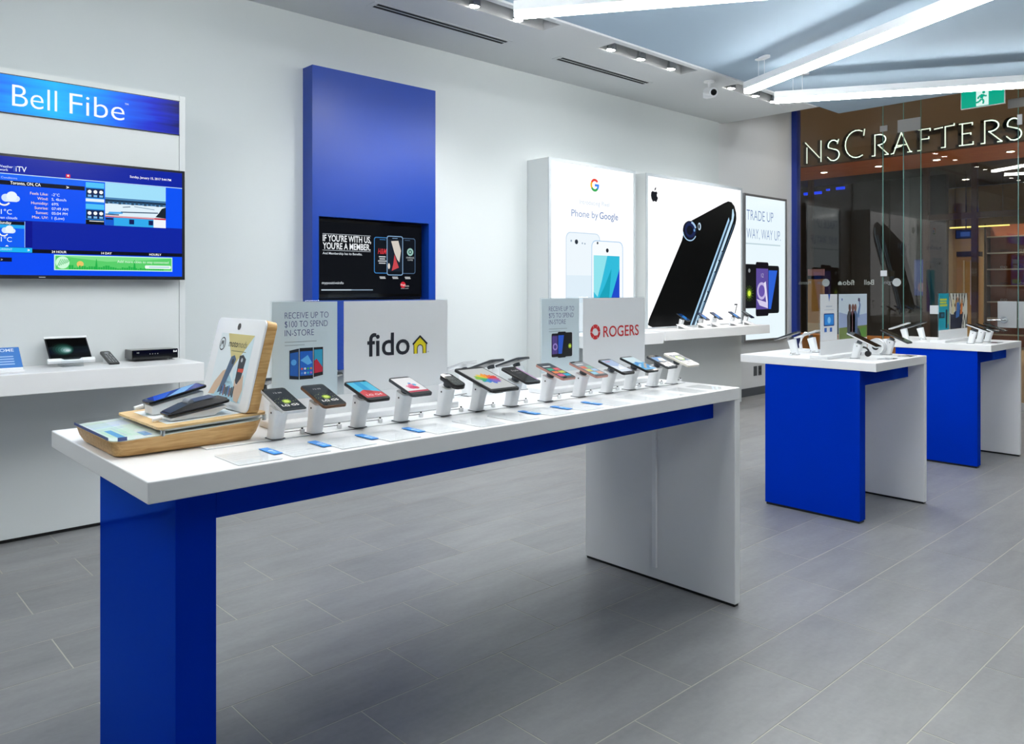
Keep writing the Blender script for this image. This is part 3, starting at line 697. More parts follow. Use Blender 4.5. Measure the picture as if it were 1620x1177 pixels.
B().loft([ring(.571, .962, 2.031, 2.383, .03, .9598, .9738), ring(.571, .962, 2.031, 2.383, .03, .9688, .9828)]).build('acrylic_cover', ACRYC, t, world=True)
bx(.5695, .5708, 2.055, 2.358, .9612, .9682).build('acrylic_edge', M('acrylic_dark_edge', '#56639a', rough=.1), t, world=True)
bx(.585, .606, 2.0294, 2.0306, .9612, .9700).build('acrylic_edge', M('acrylic_dark_edge', '#56639a', rough=.1), t, world=True)
B().loft([ring(.695, .958, 2.046, 2.368, .015, .9692, .9787), ring(.695, .958, 2.046, 2.368, .015, .9743, .9842)]).build('spacer_block', M('clear_white_spacer', '#dfe4e6', rough=.15), t, world=True)
pl = B().loft([ring(.683, .970, 2.040, 2.374, .015, .9745, .985), ring(.683, .970, 2.040, 2.374, .015, .9805, .991)]).build('wooden_plate', OAKV, t, world=True)
zpl = lambda x: .9807 + (x - .683) / .287 * .0105
a = Art(dz=0.0003); a.poly([(.715, 2.075), (.925, 2.075), (.925, 2.340), (.715, 2.340)], '#e6eceb'); a.circ(.745, 2.27, .02, '#bfe0cf', 2); a.rect(.86, 2.10, .90, 2.2, '#cfdde6', 2); a.rect(.73, 2.10, .735, 2.2, '#b9c6cf', 2)
a.build('print', pl, lambda p, q, n: (p, q, zpl(p) + n), world=True)
for (x, y, zz) in ((.692, 2.036, .9742), (.960, 2.037, .9840)):
    B().cyl((x, y, zz - .014), (x, y, zz), .0055, n=12).build('screw', CHROME, t, world=True)
# leaning poster frame
LA = math.atan2(.060, .248); P0 = Vector((.908, 2.362, .992)); FW_, FH = .325, .258
fm = lambda p, q, n: tuple(P0 + Vector((0, -p, 0)) + Vector((math.sin(LA), 0, math.cos(LA))) * q + Vector((-math.cos(LA), 0, math.sin(LA))) * n)
B().prism(rrect(FW_, FH, .018, 5, FW_ / 2, FH / 2), -.034, -.006, fm).build('frame_back', OAK, t, world=True, smooth=True)
fr = B().prism(rrect(FW_, FH, .018, 5, FW_ / 2, FH / 2), -.006, 0, fm).build('frame_front', WHITEP, t, world=True, bevel=0.002, smooth=True)
a = Art(dz=0.0003); P = lambda u, v: (.050 + u * .225, .022 + v * .190)
a.poly([P(0, 0), P(1, 0), P(1, 1), P(0, 1)], '#e8f1f4', 0.5)
a.poly([P(.22, 1), P(1, 1), P(.55, .48)], '#d6c888', 1); a.poly([P(.06, 0), P(.98, 0), P(.52, .38)], '#b5dcea', 1)
a.poly([P(.70, 0), P(1, 0), P(1, 1), P(.97, 1), P(.60, .45)], '#d7ecf4', .8)
a.text('moto', P(.30, .83)[0], P(.30, .80)[1], .019, '#2a2622', w=.060, off=0.01); a.text('mods', P(.30, .83)[0] + .062, P(.30, .80)[1], .019, '#4f4a40', w=.060, off=-0.01)
a.rect(*P(.42, .735), *P(.85, .745), '#8f8a66', 2)
a.circ(*P(.10, .83), .020, '#2b2832', 2); a.circ(*P(.10, .83), .0165, '#e8f1f4', 3); a.line([(P(.10, .83)[0] + u, P(.10, .83)[1] + v) for u, v in ((-.011, -.009), (-.005, .010), (0, -.002), (.005, .010), (.011, -.009))], .004, '#2b2832', 4)
a.poly([P(.27, .08), P(.40, .12), P(.62, .62), P(.55, .68), P(.46, .65)], '#4d6480', 2); a.poly([P(.0, .04), P(.18, .05), P(.40, .32), P(.42, .46), P(.30, .42), P(.12, .24)], '#d9b99c', 1.8); a.circ(*P(.54, .58), .008, '#1e2630', 3)
a.poly([P(.72, .28), P(.86, .24), P(.90, .64), P(.80, .70), P(.70, .68)], '#3a3c44', 2); a.poly([P(.74, .44), P(.89, .44), P(.895, .50), P(.74, .49)], '#e2503a', 3); a.poly([P(.70, .34), P(.78, .24), P(.92, .42), P(.98, .20), P(.92, 0), P(.80, .02), P(.72, .18)], '#dcbfa6', 2.5); a.circ(*P(.79, .62), .006, '#c9ccd2', 3)
a.text('moto z', P(.47, .27)[0], P(.47, .25)[1], .009, '#6d7880', al='L', off=-.01)
for k in range(9): a.rect(P(.36, 0)[0] + k * .010, P(0, .06)[1] + .004 * (k % 2), P(.36, 0)[0] + k * .010 + .007, P(0, .19)[1] + .003 * (k % 3), ['#2d3648', '#4a6fb0', '#8a3f3a', '#33383f'][k % 4], 3)
a.build('poster', fr, lambda p, q, n: fm(p, q, n + .0002), world=True)
B().prism(circ(.16, .234, .010, 18), .0002, .0012, fm).build('badge', M('badge_dark', '#57524e', rough=.25, metal=.5), fr, world=True)
# two phones lying on white wedges on the plate, long axis along x, rising to the right
def demo_phone(label, x0, x1, y, z0, z1, face_up, wl):
    L = math.hypot(x1 - x0, z1 - z0); an = math.atan2(z1 - z0, x1 - x0)
    c = Vector(((x0 + x1) / 2, y, (z0 + z1) / 2))
    t = thing('phone', label, 'phone', c, (0, -an, 0), 'demo phones on the wooden display')
    B().prism(rrect(L, .075, .012, 5), -.007, 0).build('body', M('blue_black_body', '#14161d', rough=.25, metal=.4), t, bevel=.0018, smooth=True)
    if face_up:
        a = Art(es=.8, dz=.00015, rough=.1); a.rect(-L * .42, -.033, L * .46, .033, '#12318c', 0); a.poly([(-L * .2, -.033), (L * .1, -.033), (L * .44, .03), (L * .2, .033)], '#7fb4e6', 1); a.poly([(-L * .42, -.033), (-L * .25, -.033), (L * .02, .033), (-L * .3, .033)], '#1b4fd0', 1)
        a.build('screen', t, lambda p, q, n: (p, q, .0003 + n))
    else:
        B().loft([[(x, yy, z) for yy, z in ((-.034, 0), (-.03, h), (.03, h), (.034, 0))] for x, h in ((-L * .46, .002), (-L * .2, .012), (L * .1, .014), (L * .46, .006))]).build('battery_mod', BLACK, t, smooth=True)
        bx(-L * .06, L * .30, -.026, .026, .0135, .0155).build('camera_panel', M('slate', '#2f3a4e', rough=.3), t, bevel=.001)
        B().cyl((-L * .1, -.02, .0145), (-L * .1, .02, .0145), .008, n=12).build('camera_barrel', M('grey_pl', '#8d929a', rough=.4), t)
    s = thing('phone_wedge', wl, 'phone stand', (c.x, y, zpl(c.x) + .0006), group='white wedges on the wooden display')
    za, zb_ = z0 - .011 - (zpl(c.x) + .0006), z1 - .012 - (zpl(c.x) + .0006)
    hl = (x1 - x0) / 2 * .9
    B().prism([(-hl, 0.001 - hl * .036), (hl * .55, .001 + hl * .02), (hl, zb_ * .72), (hl, zb_ * .90), (-hl, max(za - .001, .0015) + (zb_ - za) * .03)], -.030, .030, lambda p, q, n: (p, n, q)).build('wedge_body', WHITEP, s, bevel=.0015)
    B().cyl((-hl - .013, 0, .0035 + max(za - .004, 0)), (-hl - .036, 0, .0025 + max(za - .008, 0)), .0055, n=12).build('charging_plug', WHITEP, s, smooth=True)
demo_phone('phone with a deep blue screen lying on the wooden display, farther one', .722, .878, 2.262, 1.020, 1.056, True, 'white wedge under the blue-screened demo phone')
demo_phone('black phone lying face down with a camera pack on the wooden display', .724, .888, 2.125, 1.003, 1.028, False, 'white wedge under the face-down demo phone')

# ================================================================== LEFT WALL UNIT
t = thing('wall_unit', 'tall white wall unit with a blue header sign and a deep shelf', 'wall unit', (0.7, 4.94, 0))
bx(-0.35, 1.716, 4.777, 5.0995, 0.022, 2.478).build('back_panel', PANEL, t, world=True, bevel=.002)
bx(1.7175, 1.752, 4.775, 5.0995, 0.022, 2.478).build('edge_trim', PANEL, t, world=True, bevel=.002)
bx(-0.35, 1.716, 4.774, 4.7768, 2.448, 2.478).build('top_trim', PANEL, t, world=True)
bx(-0.34, 1.74, 4.80, 5.09, 0.0005, 0.022).build('plinth', BLACK, t, world=True)
bx(-0.35, 1.700, 4.35, 4.7745, 0.818, 0.92).build('shelf', WHITE, t, world=True, bevel=.003)
def header_mat():
    m = bpy.data.materials.new('blue_swirl_film'); m.use_nodes = True; nt = m.node_tree; p = nt.nodes['Principled BSDF']
    tc = nt.nodes.new('ShaderNodeTexCoord'); mp = nt.nodes.new('ShaderNodeMapping'); mp.inputs['Scale'].default_value = (1.2, 1, 16)
    mp.inputs['Rotation'].default_value = (0, R(6), 0)
    nz = nt.nodes.new('ShaderNodeTexNoise'); nz.inputs['Scale'].default_value = 1.6; nz.inputs['Detail'].default_value = 3
    sx = nt.nodes.new('ShaderNodeSeparateXYZ'); mr = nt.nodes.new('ShaderNodeMapRange')
    nt.links.new(tc.outputs['Object'], sx.inputs[0]); nt.links.new(tc.outputs['Object'], mp.inputs[0]); nt.links.new(mp.outputs[0], nz.inputs['Vector'])
    # distance from the glow centre along the strip (object origin = glow centre)
    ab = nt.nodes.new('ShaderNodeMath'); ab.operation = 'ABSOLUTE'; nt.links.new(sx.outputs['X'], ab.inputs[0])
    mr.inputs['From Min'].default_value = 0.0; mr.inputs['From Max'].default_value = 0.66; mr.inputs['To Min'].default_value = 0.95; mr.inputs['To Max'].default_value = 0.05
    nt.links.new(ab.outputs[0], mr.inputs['Value'])
    ad = nt.nodes.new('ShaderNodeMath'); ad.operation = 'MULTIPLY_ADD'; ad.inputs[1].default_value = 0.55
    sb_ = nt.nodes.new('ShaderNodeMath'); sb_.operation = 'SUBTRACT'; sb_.inputs[1].default_value = 0.5
    nt.links.new(nz.outputs['Fac'], sb_.inputs[0]); nt.links.new(sb_.outputs[0], ad.inputs[0]); nt.links.new(mr.outputs[0], ad.inputs[2])
    cr = nt.nodes.new('ShaderNodeValToRGB'); e = cr.color_ramp.elements
    e[0].position = 0.0; e[0].color = lin('#020a5a') + (1,); e[1].position = 1.0; e[1].color = lin('#12b4f4') + (1,)
    for pos, c in ((.25, '#0724c4'), (.5, '#0560ee'), (.75, '#0696f2')):
        k = e.new(pos); k.color = lin(c) + (1,)
    nt.links.new(ad.outputs[0], cr.inputs[0]); nt.links.new(cr.outputs[0], p.inputs['Emission Color']); p.inputs['Emission Strength'].default_value = 1.1
    p.inputs['Base Color'].default_value = (.01, .01, .02, 1); p.inputs['Roughness'].default_value = .3; p.inputs['Specular IOR Level'].default_value = .1
    return m
hb = bx(-0.30 - 1.06, 1.714 - 1.06, -.006, 0.0, 2.247 - 2.345, 2.443 - 2.345).build('header_sign', header_mat(), t, loc=Vector((1.06, 4.7765, 2.345)) - Vector(t.location))
fr_ = B()
for b_ in ((-.30, 1.717, 2.243, 2.2468), (-.30, 1.717, 2.4432, 2.447)): fr_.box(b_[0], b_[1], 4.768, 4.7765, b_[2], b_[3])
fr_.build('header_frame', BLACK, t, world=True)
for wd, x_, w_ in (('Bell', .862, .208), ('Fibe', 1.130, .280)):
    a = Art(es=1.0, dz=.0005); a.text(wd, x_, 2.284, .113, '#f4fbff', w=w_, off=-0.008); a.build('header_word', t, wallmap(4.7698), world=True)
a = Art(es=1.0, dz=.0005); a.text('TM', 1.412, 2.376, .010, '#f4fbff'); a.build('trademark', t, wallmap(4.7698), world=True)

t = thing('television', 'wide flat television showing a blue weather page above the shelf', 'television', (1.15, 4.735, 1.38))
bx(.582, 1.724, 4.702, 4.745, 1.381, 2.022).build('casing', BLACK, t, world=True, bevel=.003)
bx(.80, 1.5, 4.745, 4.7765, 1.5, 1.9).build('wall_bracket', BLACK, t, world=True)
bx(.588, 1.718, 4.7005, 4.7018, 1.385, 2.018).build('bezel', M('bezel', '#16171b', rough=.25), t, world=True)
a = Art(es=1.0, dz=.0003, rough=.2)
a.rect(.600, 1.400, 1.706, 2.008, '#0420a0', 0)
a.rect(.600, 1.682, 1.706, 1.918, '#0150f2', 1); a.rect(.600, 1.917, 1.706, 1.921, '#bfe2ff', 2)
a.rect(.600, 1.885, 1.19, 1.916, '#0a63f4', 2)
a.rect(.600, 1.543, .94, 1.682, '#000c8a', 1); a.rect(.600, 1.40, 1.706, 1.515, '#0148f0', 1)
a.text('Weather', .853, 1.949, .012, '#dbe8ff', al='R', off=.01); a.text('Network', .832, 1.932, .012, '#dbe8ff', al='R', off=.01); a.rect(.8575, 1.932, .8595, 1.962, '#5a8ae0', 2); a.text('iTV', .865, 1.934, .027, '#e8f2ff', w=.049, off=.01)
a.text('Current Conditions', .872, 1.893, .011, '#cfe6ff', al='R'); a.rr(1.096, 1.924, 1.117, 1.943, .003, '#e0263a', 3); a.circ(1.1065, 1.935, .005, '#ffe6ea', 4)
a.rect(.600, 1.862, 1.187, 1.884, '#060a1e', 3); a.text('Toronto, ON, CA', .841, 1.8665, .015, '#ffffff', 4, w=.137, off=.015); a.text('>', 1.098, 1.864, .016, '#ffffff', 4, off=.03)
for k, (l, v) in enumerate((('Feels Like:', '-2°C'), ('Wind:', 'S, 4km/h'), ('Humidity:', '69%'), ('Sunrise:', '07:49 AM'), ('Sunset:', '05:04 PM'), ('Max. UV:', '1 (Low)'))):
    z = 1.8205 - k * .0247; a.text(l, 1.012, z, .0138, '#ffe6b8', 3, al='R'); a.text(v, 1.029, z, .0138, '#e9f6ff', 3)
def cloud(x, z, s, l=3):
    a.circ(x, z, .020 * s, '#cfe2f8', l); a.circ(x + .026 * s, z + .010 * s, .024 * s, '#e8f2fd', l + .5); a.circ(x + .046 * s, z - .002 * s, .016 * s, '#d6e6fa', l); a.rect(x, z - .019 * s, x + .048 * s, z - .002 * s, '#dcebfb', l + .2)
    a.arc(x - .008 * s, z - .012 * s, .022 * s, .030 * s, 200, 330, '#f4f4e6', l - .5)
cloud(.822, 1.795, 1.0); cloud(.818, 1.628, .75, 5)
a.text('-1°C', .848, 1.711, .024, '#e6f4ff', 3, al='R'); a.text('even clouds', .872, 1.687, .013, '#e6f4ff', 3, al='R')
a.rect(.600, 1.543, .906, 1.678, '#0a5cf0', 2); a.rect(.600, 1.658, .904, 1.676, '#060a1e', 3); a.rect(.600, 1.640, .906, 1.658, '#22a4ee', 3); a.text('Sunday', .846, 1.661, .013, '#ffffff', 4, al='R', off=.01)
a.rect(.9045, 1.543, .907, 1.678, '#9fd0ff', 4); a.text('-1°C', .848, 1.570, .024, '#e6f4ff', 6, al='R'); a.poly([(.818, 1.546), (.835, 1.546), (.8265, 1.553)], '#ffffff', 5)
a.rect(.600, 1.516, 1.706, 1.5355, '#04081c', 3); a.rect(.600, 1.517, .939, 1.541, '#18b2f0', 4); a.text('CURRENT', .85, 1.526, .010, '#bfefff', 5, al='R'); a.text('>', .918, 1.523, .013, '#ffffff', 5, off=.03)
for s_, x in (('24 HOUR', 1.029), ('14 DAY', 1.27), ('HOURLY', 1.522)): a.text(s_, x, 1.519, .0115, '#ffffff', 4, off=.015)
a.rect(.600, 1.468, .848, 1.489, '#060a2a', 3); a.text('>', .80, 1.472, .011, '#ffffff', 4)
a.rect(1.040, 1.428, 1.650, 1.510, '#c6f6dc', 3); a.rect(1.046, 1.433, 1.645, 1.505, '#7fdd8a', 4); a.poly([(1.046, 1.433), (1.645, 1.433), (1.645, 1.505), (1.50, 1.49), (1.30, 1.478), (1.18, 1.49), (1.10, 1.50), (1.046, 1.505)], '#58cc6a', 5)
a.circ(1.08, 1.469, .033, '#c9f7d6', 6)
for k in range(6): a.line([(1.055 + k * .009, 1.447 + .004 * k), (1.072 + k * .009, 1.487)], .003, '#35b45a', 7)
rnd = random.Random(2); x = 1.11
while x < 1.60:
    h = .008 + rnd.random() * .016; a.rect(x, 1.433, x + .010, 1.433 + h, '#1fae4a', 6); x += .012
for x in (1.245, 1.442): a.poly([(x - .008, 1.433), (x + .008, 1.433), (x + .001, 1.492), (x - .001, 1.492)], '#1fae4a', 6)
a.circ(1.165, 1.462, .017, '#e9c36a', 5.5); a.text('Add more cities to stay connected', 1.628, 1.474, .0135, '#e6fbea', 8, al='R'); a.rr(1.498, 1.443, 1.642, 1.462, .006, '#e8fbef', 7); a.rect(1.52, 1.450, 1.632, 1.455, '#9fc0e0', 8)
a.text('Sunday, January 15, 2017 9:44 PM', 1.418, 1.955, .0125, '#ffffff', 3, w=.225, off=.01)
for j, z in enumerate((1.797, 1.680)):
    a.rect(1.192, z, 1.285, z + .114, '#1a86e6', 3); a.rect(1.192, z + .085, 1.285, z + .112, '#4fc0f4', 4); a.rect(1.194, z + .030, 1.283, z + .080, '#0b2352', 4)
    for i in range(3): a.circ(1.211 + i * .029, z + .062, .010, '#f0f4f8', 5, n=10); a.rect(1.202 + i * .029, z + .034, 1.220 + i * .029, z + .045, '#7fb8e8', 5)
    a.rect(1.192, z + .008, 1.285, z + .024, '#dfeef8', 4)
a.rect(1.192, 1.680, 1.285, 1.706, '#06080e', 6); a.rect(1.21, 1.697, 1.283, 1.701, '#e6ecf4', 7)
a.rect(1.289, 1.680, 1.613, 1.916, '#9fdcf6', 3); a.rect(1.289, 1.80, 1.613, 1.835, '#4a7fae', 4); a.rect(1.289, 1.812, 1.613, 1.824, '#15324e', 5); a.rect(1.289, 1.727, 1.613, 1.802, '#dcedf7', 4)
for k in range(14): a.rect(1.29 + k * .0225, 1.800 + .003 * (k % 3), 1.304 + k * .0225, 1.816, '#2a4a66', 6)
a.poly([(1.30, 1.742), (1.38, 1.748), (1.38, 1.758), (1.31, 1.756)], '#4aa6ea', 6); a.line([(1.37, 1.757), (1.57, 1.764)], .006, '#2a4a66', 6); a.poly([(1.555, 1.74), (1.613, 1.735), (1.613, 1.80), (1.59, 1.79), (1.575, 1.765)], '#16222c', 7); a.line([(1.38, 1.785), (1.42, 1.79)], .004, '#33506a', 6); a.line([(1.44, 1.793), (1.55, 1.782)], .003, '#5a7f9a', 6)
a.rect(1.289, 1.726, 1.613, 1.735, '#c8263a', 7); a.rect(1.289, 1.730, 1.55, 1.733, '#e8c8d0', 8); a.rect(1.29, 1.738, 1.36, 1.744, '#33456a', 8)
a.rect(1.289, 1.680, 1.334, 1.7255, '#0d5ad0', 5); a.rect(1.334, 1.680, 1.545, 1.7255, '#2fa8ea', 5); a.rect(1.545, 1.680, 1.613, 1.7255, '#eef2f8', 5); a.rect(1.414, 1.692, 1.440, 1.719, '#0b1a54', 6); a.rect(1.518, 1.692, 1.543, 1.719, '#0b1a54', 6); a.rect(1.292, 1.712, 1.33, 1.721, '#0a1c3e', 6)
a.rect(.97, 1.388, 1.0, 1.391, '#c8ccd2', 2)
a.build('screen', t, wallmap(4.7003), world=True)

# things on the left shelf
SZ = .9205
t = thing('info_card', 'blue printed information card in a tilted clear holder on the left shelf', 'card', (.74, 4.47, SZ))
cm = lambda p, q, n: (p, q * math.cos(R(42)) - n * math.sin(R(42)), .012 + q * math.sin(R(42)) + n * math.cos(R(42)))
B().prism([(-.17, 0), (.118, 0), (.118, .155), (-.17, .155)], -.003, 0, cm).build('holder', ACRYL, t)
bx(-.17, .118, -.02, .06, 0.0, .0115).build('foot', WHITEP, t, bevel=.002)
a = Art(dz=.0004); a.rect(-.168, .014, .116, .153, '#3f78c0', 0); a.text('HOME', .092, .123, .020, '#e4eefa', al='R', off=.01); a.rect(-.168, .0, .116, .013, '#e8edf2', 0)
for k, w_ in enumerate((.10, .12, .09, .14)): a.rect(.085 - w_, .086 - k * .017, .085, .093 - k * .017, '#a9c6ea')
a.build('print', t, lambda p, q, n: cm(p, q, n + .0004))
t = thing('tablet', 'tablet in a white cradle on a clear stand on the left shelf', 'tablet', (1.10, 4.60, SZ))
TA = R(41); tm = lambda p, q, n: (p, q * math.cos(TA) - n * math.sin(TA), .034 + q * math.sin(TA) + n * math.cos(TA))
B().prism(rrect(.200, .172, .008, 4, 0, .086), -.008, 0, tm).build('body', BLACK, t, bevel=.001)
B().prism([(-.112, -.012), (.112, -.012), (.112, .010), (.05, .010), (.035, -.001), (-.035, -.001), (-.05, .010), (-.112, .010)], -.012, .006, tm).build('cradle_lip', WHITEP, t, bevel=.002)
B().prism([(-.103, .164), (.103, .164), (.103, .178), (-.103, .178)], -.012, .004, tm).build('cradle_top', WHITEP, t, bevel=.002)
a = Art(es=.7, dz=.0002, rough=.08); a.rect(-.094, .014, .094, .162, '#070809', 0)

for k in range(7): a.circ(-.03 + k * .004, .082 - k * .002, .058 - k * .008, ['#0d1614', '#15302a', '#1f4a40', '#3a6a60', '#6a9a94', '#a4cccc', '#e2f4f6'][k], 1 + k * .5, ry=.050 - k * .0072)
a.build('screen', t, lambda p, q, n: tm(p, q, n + .0003))
B().prism([(-.035, 0), (.075, 0), (.045, .055), (-.005, .05)], -.05, .05, lambda p, q, n: (n, p, q)).build('clear_stand', ACRYL, t)
t = thing('remote_control', 'slim black remote control on a white wedge on the left shelf', 'remote', (1.300, 4.585, SZ))
RA = R(16); rm = lambda p, q, n: (p, q * math.cos(RA) - n * math.sin(RA), .014 + q * math.sin(RA) + n * math.cos(RA))
B().prism(rrect(.052, .20, .012, 4, 0, .07), -.014, 0, rm).build('remote_body', BLACK, t, bevel=.003)
B().prism([(-.045, 0), (.10, 0), (.10, .032), (-.045, .004)], -.02, .02, lambda p, q, n: (n, p + .02, q)).build('wedge', WHITEP, t)
a = Art(dz=.0004)
for j in range(7):
    for i in range(3): a.circ(-.013 + i * .013, .0 + j * .018, .004, '#c8ccd0' if (i + j) % 3 else '#8d949a', n=8)
a.circ(0, .135, .012, '#9aa0a6', n=14)
a.build('buttons', t, lambda p, q, n: rm(p, q, n + .0004))
t = thing('set_top_box', 'black set-top box with a clear foot at the right end of the left shelf', 'electronics', (1.535, 4.70, SZ))
bx(-.125, .125, -.065, .066, .010, .064).build('casing', BLACKG, t, bevel=.004)
bx(-.11, .11, -.06, .06, 0, .0055).build('clear_base', ACRYL, t, bevel=.001)
for x in (-.09, .09):
    for y in (-.045, .045): B().cyl((x, y, .0055), (x, y, .0105), .01, n=10).build('foot', BLACK, t)
a = Art(dz=.0003); a.text('Bell', .118, .044, .010, '#e6e8ea', al='R', off=.02); a.text('HD', -.10, .046, .006, '#c8ccd0')
for k in range(4): a.circ(-.03 + k * .014, .040, .0022, '#b8bcc2', n=8)
a.build('front_print', t, lambda p, q, n: (p, -.0652 - n, q))

# ================================================================== BLUE WALL PANEL WITH TELEVISION
t = thing('wall_panel', 'tall blue panel on the wall framing a television', 'panel', (3.23, 5.03, .75))
b = B(); b.box(2.694, 3.77, 4.963, 5.0995, 1.840, 2.896); b.box(2.694, 3.77, 4.963, 5.0995, .746, 1.245); b.box(2.694, 2.745, 4.963, 5.0995, 1.245, 1.840); b.box(3.705, 3.77, 4.963, 5.0995, 1.245, 1.840)
b.build('panel_body', BLUEW, t, world=True)
bx(2.745, 3.705, 5.075, 5.0995, 1.245, 1.840).build('recess_back', BLACK, t, world=True)
t = thing('television', 'dark television set into the blue panel, white slogan and three phones on screen', 'television', (3.2, 5.03, 1.25))
bx(2.7465, 3.652, 4.985, 5.06, 1.262, 1.828).build('casing', BLACKG, t, world=True, bevel=.003)
bx(2.9, 3.5, 5.06, 5.0745, 1.4, 1.7).build('bracket', BLACK, t, world=True)
a = Art(es=.9, dz=.0003, rough=.08)
a.rect(2.760, 1.288, 3.637, 1.806, '#0a0d14', 0)
a.rect(2.786, 1.719, 3.184, 1.7215, '#dfe8f2', 1); a.rect(2.786, 1.602, 3.184, 1.6045, '#dfe8f2', 1)
a.text("IF YOU'RE WITH US,", 2.787, 1.668, .044, '#f4f8fc', w=.40, off=.02); a.text("YOU'RE A MEMBER.", 2.787, 1.613, .044, '#f4f8fc', w=.395, off=.02)
a.text('And Membership has its Benefits.', 2.786, 1.574, .016, '#dfe8f0', w=.325, off=.01); a.text('mypositiveinfo', 2.780, 1.362, .018, '#dfe8f0', w=.175, off=.005); a.rect(2.776, 1.317, 3.203, 1.3225, '#aac4dc', 1); a.rect(2.776, 1.316, 3.02, 1.3235, '#cfe0ee', 2)
def ph_out(x0, x1, z0, z1, c, l):
    a.rr(x0, z0, x1, z1, .018, c, l); a.rr(x0 + .006, z0 + .006, x1 - .006, z1 - .006, .014, '#10161f', l + .4); a.rect(x0 + .05, z1 - .020, x1 - .05, z1 - .016, c, l + .6)
ph_out(3.213, 3.365, 1.443, 1.716, '#3f86c8', 1); ph_out(3.44, 3.590, 1.443, 1.719, '#4d6684', 1); ph_out(3.326, 3.474, 1.430, 1.730, '#8db2d8', 2)
a.rect(3.335, 1.46, 3.465, 1.70, '#1c2532', 3)
a.text('H&M', 3.247, 1.590, .040, '#d83a44', 2.2, w=.078, off=.01, shear=.25)
for k, w_ in enumerate((.06, .05, .075, .06)): a.rect(3.286 - w_ / 2, 1.565 - k * .016, 3.286 + w_ / 2, 1.573 - k * .016, '#cfd4da', 2.2)
a.poly([(3.365, 1.69), (3.43, 1.695), (3.455, 1.62), (3.44, 1.53), (3.42, 1.55), (3.395, 1.60)], '#d9d2c8', 4); a.poly([(3.395, 1.59), (3.41, 1.55), (3.435, 1.49), (3.37, 1.465), (3.385, 1.52)], '#cf4a52', 5); a.circ(3.345, 1.50, .010, '#e6dcd2', 5, ry=.022)
a.circ(3.541, 1.612, .030, '#9cc7bf', 2.2); a.circ(3.541, 1.612, .017, '#3f6a62', 2.6); a.circ(3.541, 1.612, .007, '#c8e0da', 3); a.text('STARBUCKS', 3.541, 1.562, .012, '#cfd8dc', 2.2, al='C', w=.075); a.text('COFFEE', 3.541, 1.545, .010, '#cfd8dc', 2.2, al='C')
for s_, x in (('SAVE', 3.286), ('SAVE', 3.40), ('10 %', 3.515)): a.rect(x - .025, 1.414, x + .025, 1.420, '#d8dce0', 2.2); a.rect(x - .02, 1.404, x + .03, 1.410, '#d8dce0', 2.2)
a.circ(3.474, 1.358, .024, '#d8283a', 2); a.text('Virgin', 3.474, 1.352, .014, '#ffffff', 3, al='C', shear=.2); a.text('mobile', 3.51, 1.345, .010, '#ffffff', 3, al='C'); a.text('members benefits', 3.49, 1.328, .007, '#d8dce2', 3, al='C')
a.build('screen', t, wallmap(4.9845), world=True)

# ================================================================== LIGHTBOX UNITS
FILM = PR('#fdfdff', 1.08, .3)
def lightbox_unit(label, x0, x1, y0, shelf, group, artf):
    t = thing('lightbox_unit', label, 'lightbox', ((x0 + x1) / 2, 5.0, 0), group=group)
    bx(x0, x1, y0 + .006, 5.0995, .022, 2.488).build('cabinet', PANEL, t, world=True, bevel=.003)
    bx(x0 + .02, x1 - .02, y0 + .03, 5.09, .0005, .022).build('plinth', BLACK, t, world=True)
    f = .028; zb = .93
    fr = B(); fr.box(x0, x0 + f, y0 - .004, y0 + .0055, zb, 2.488); fr.box(x1 - f, x1, y0 - .004, y0 + .0055, zb, 2.488); fr.box(x0 + f, x1 - f, y0 - .004, y0 + .0055, 2.488 - f, 2.488); fr.box(x0 + f, x1 - f, y0 - .004, y0 + .0055, zb, zb + .006)
    fr.build('frame', M('frame_silver_white', '#b4bdc3', rough=.4), t, world=True)
    o = bx(x0 + f, x1 - f, y0 + .001, y0 + .0055, zb + .006, 2.488 - f).build('backlit_film', FILM, t, world=True)
    a = Art(es=1.0, dz=.0004, rough=.3); artf(a); a.build('print', o, wallmap(y0 + .0008), world=True)
    sx0, sx1, sy, sz0 = shelf
    bx(sx0, sx1, sy, y0 - .0045, sz0, .926).build('shelf', WHITE, t, world=True, bevel=.003)
    return t
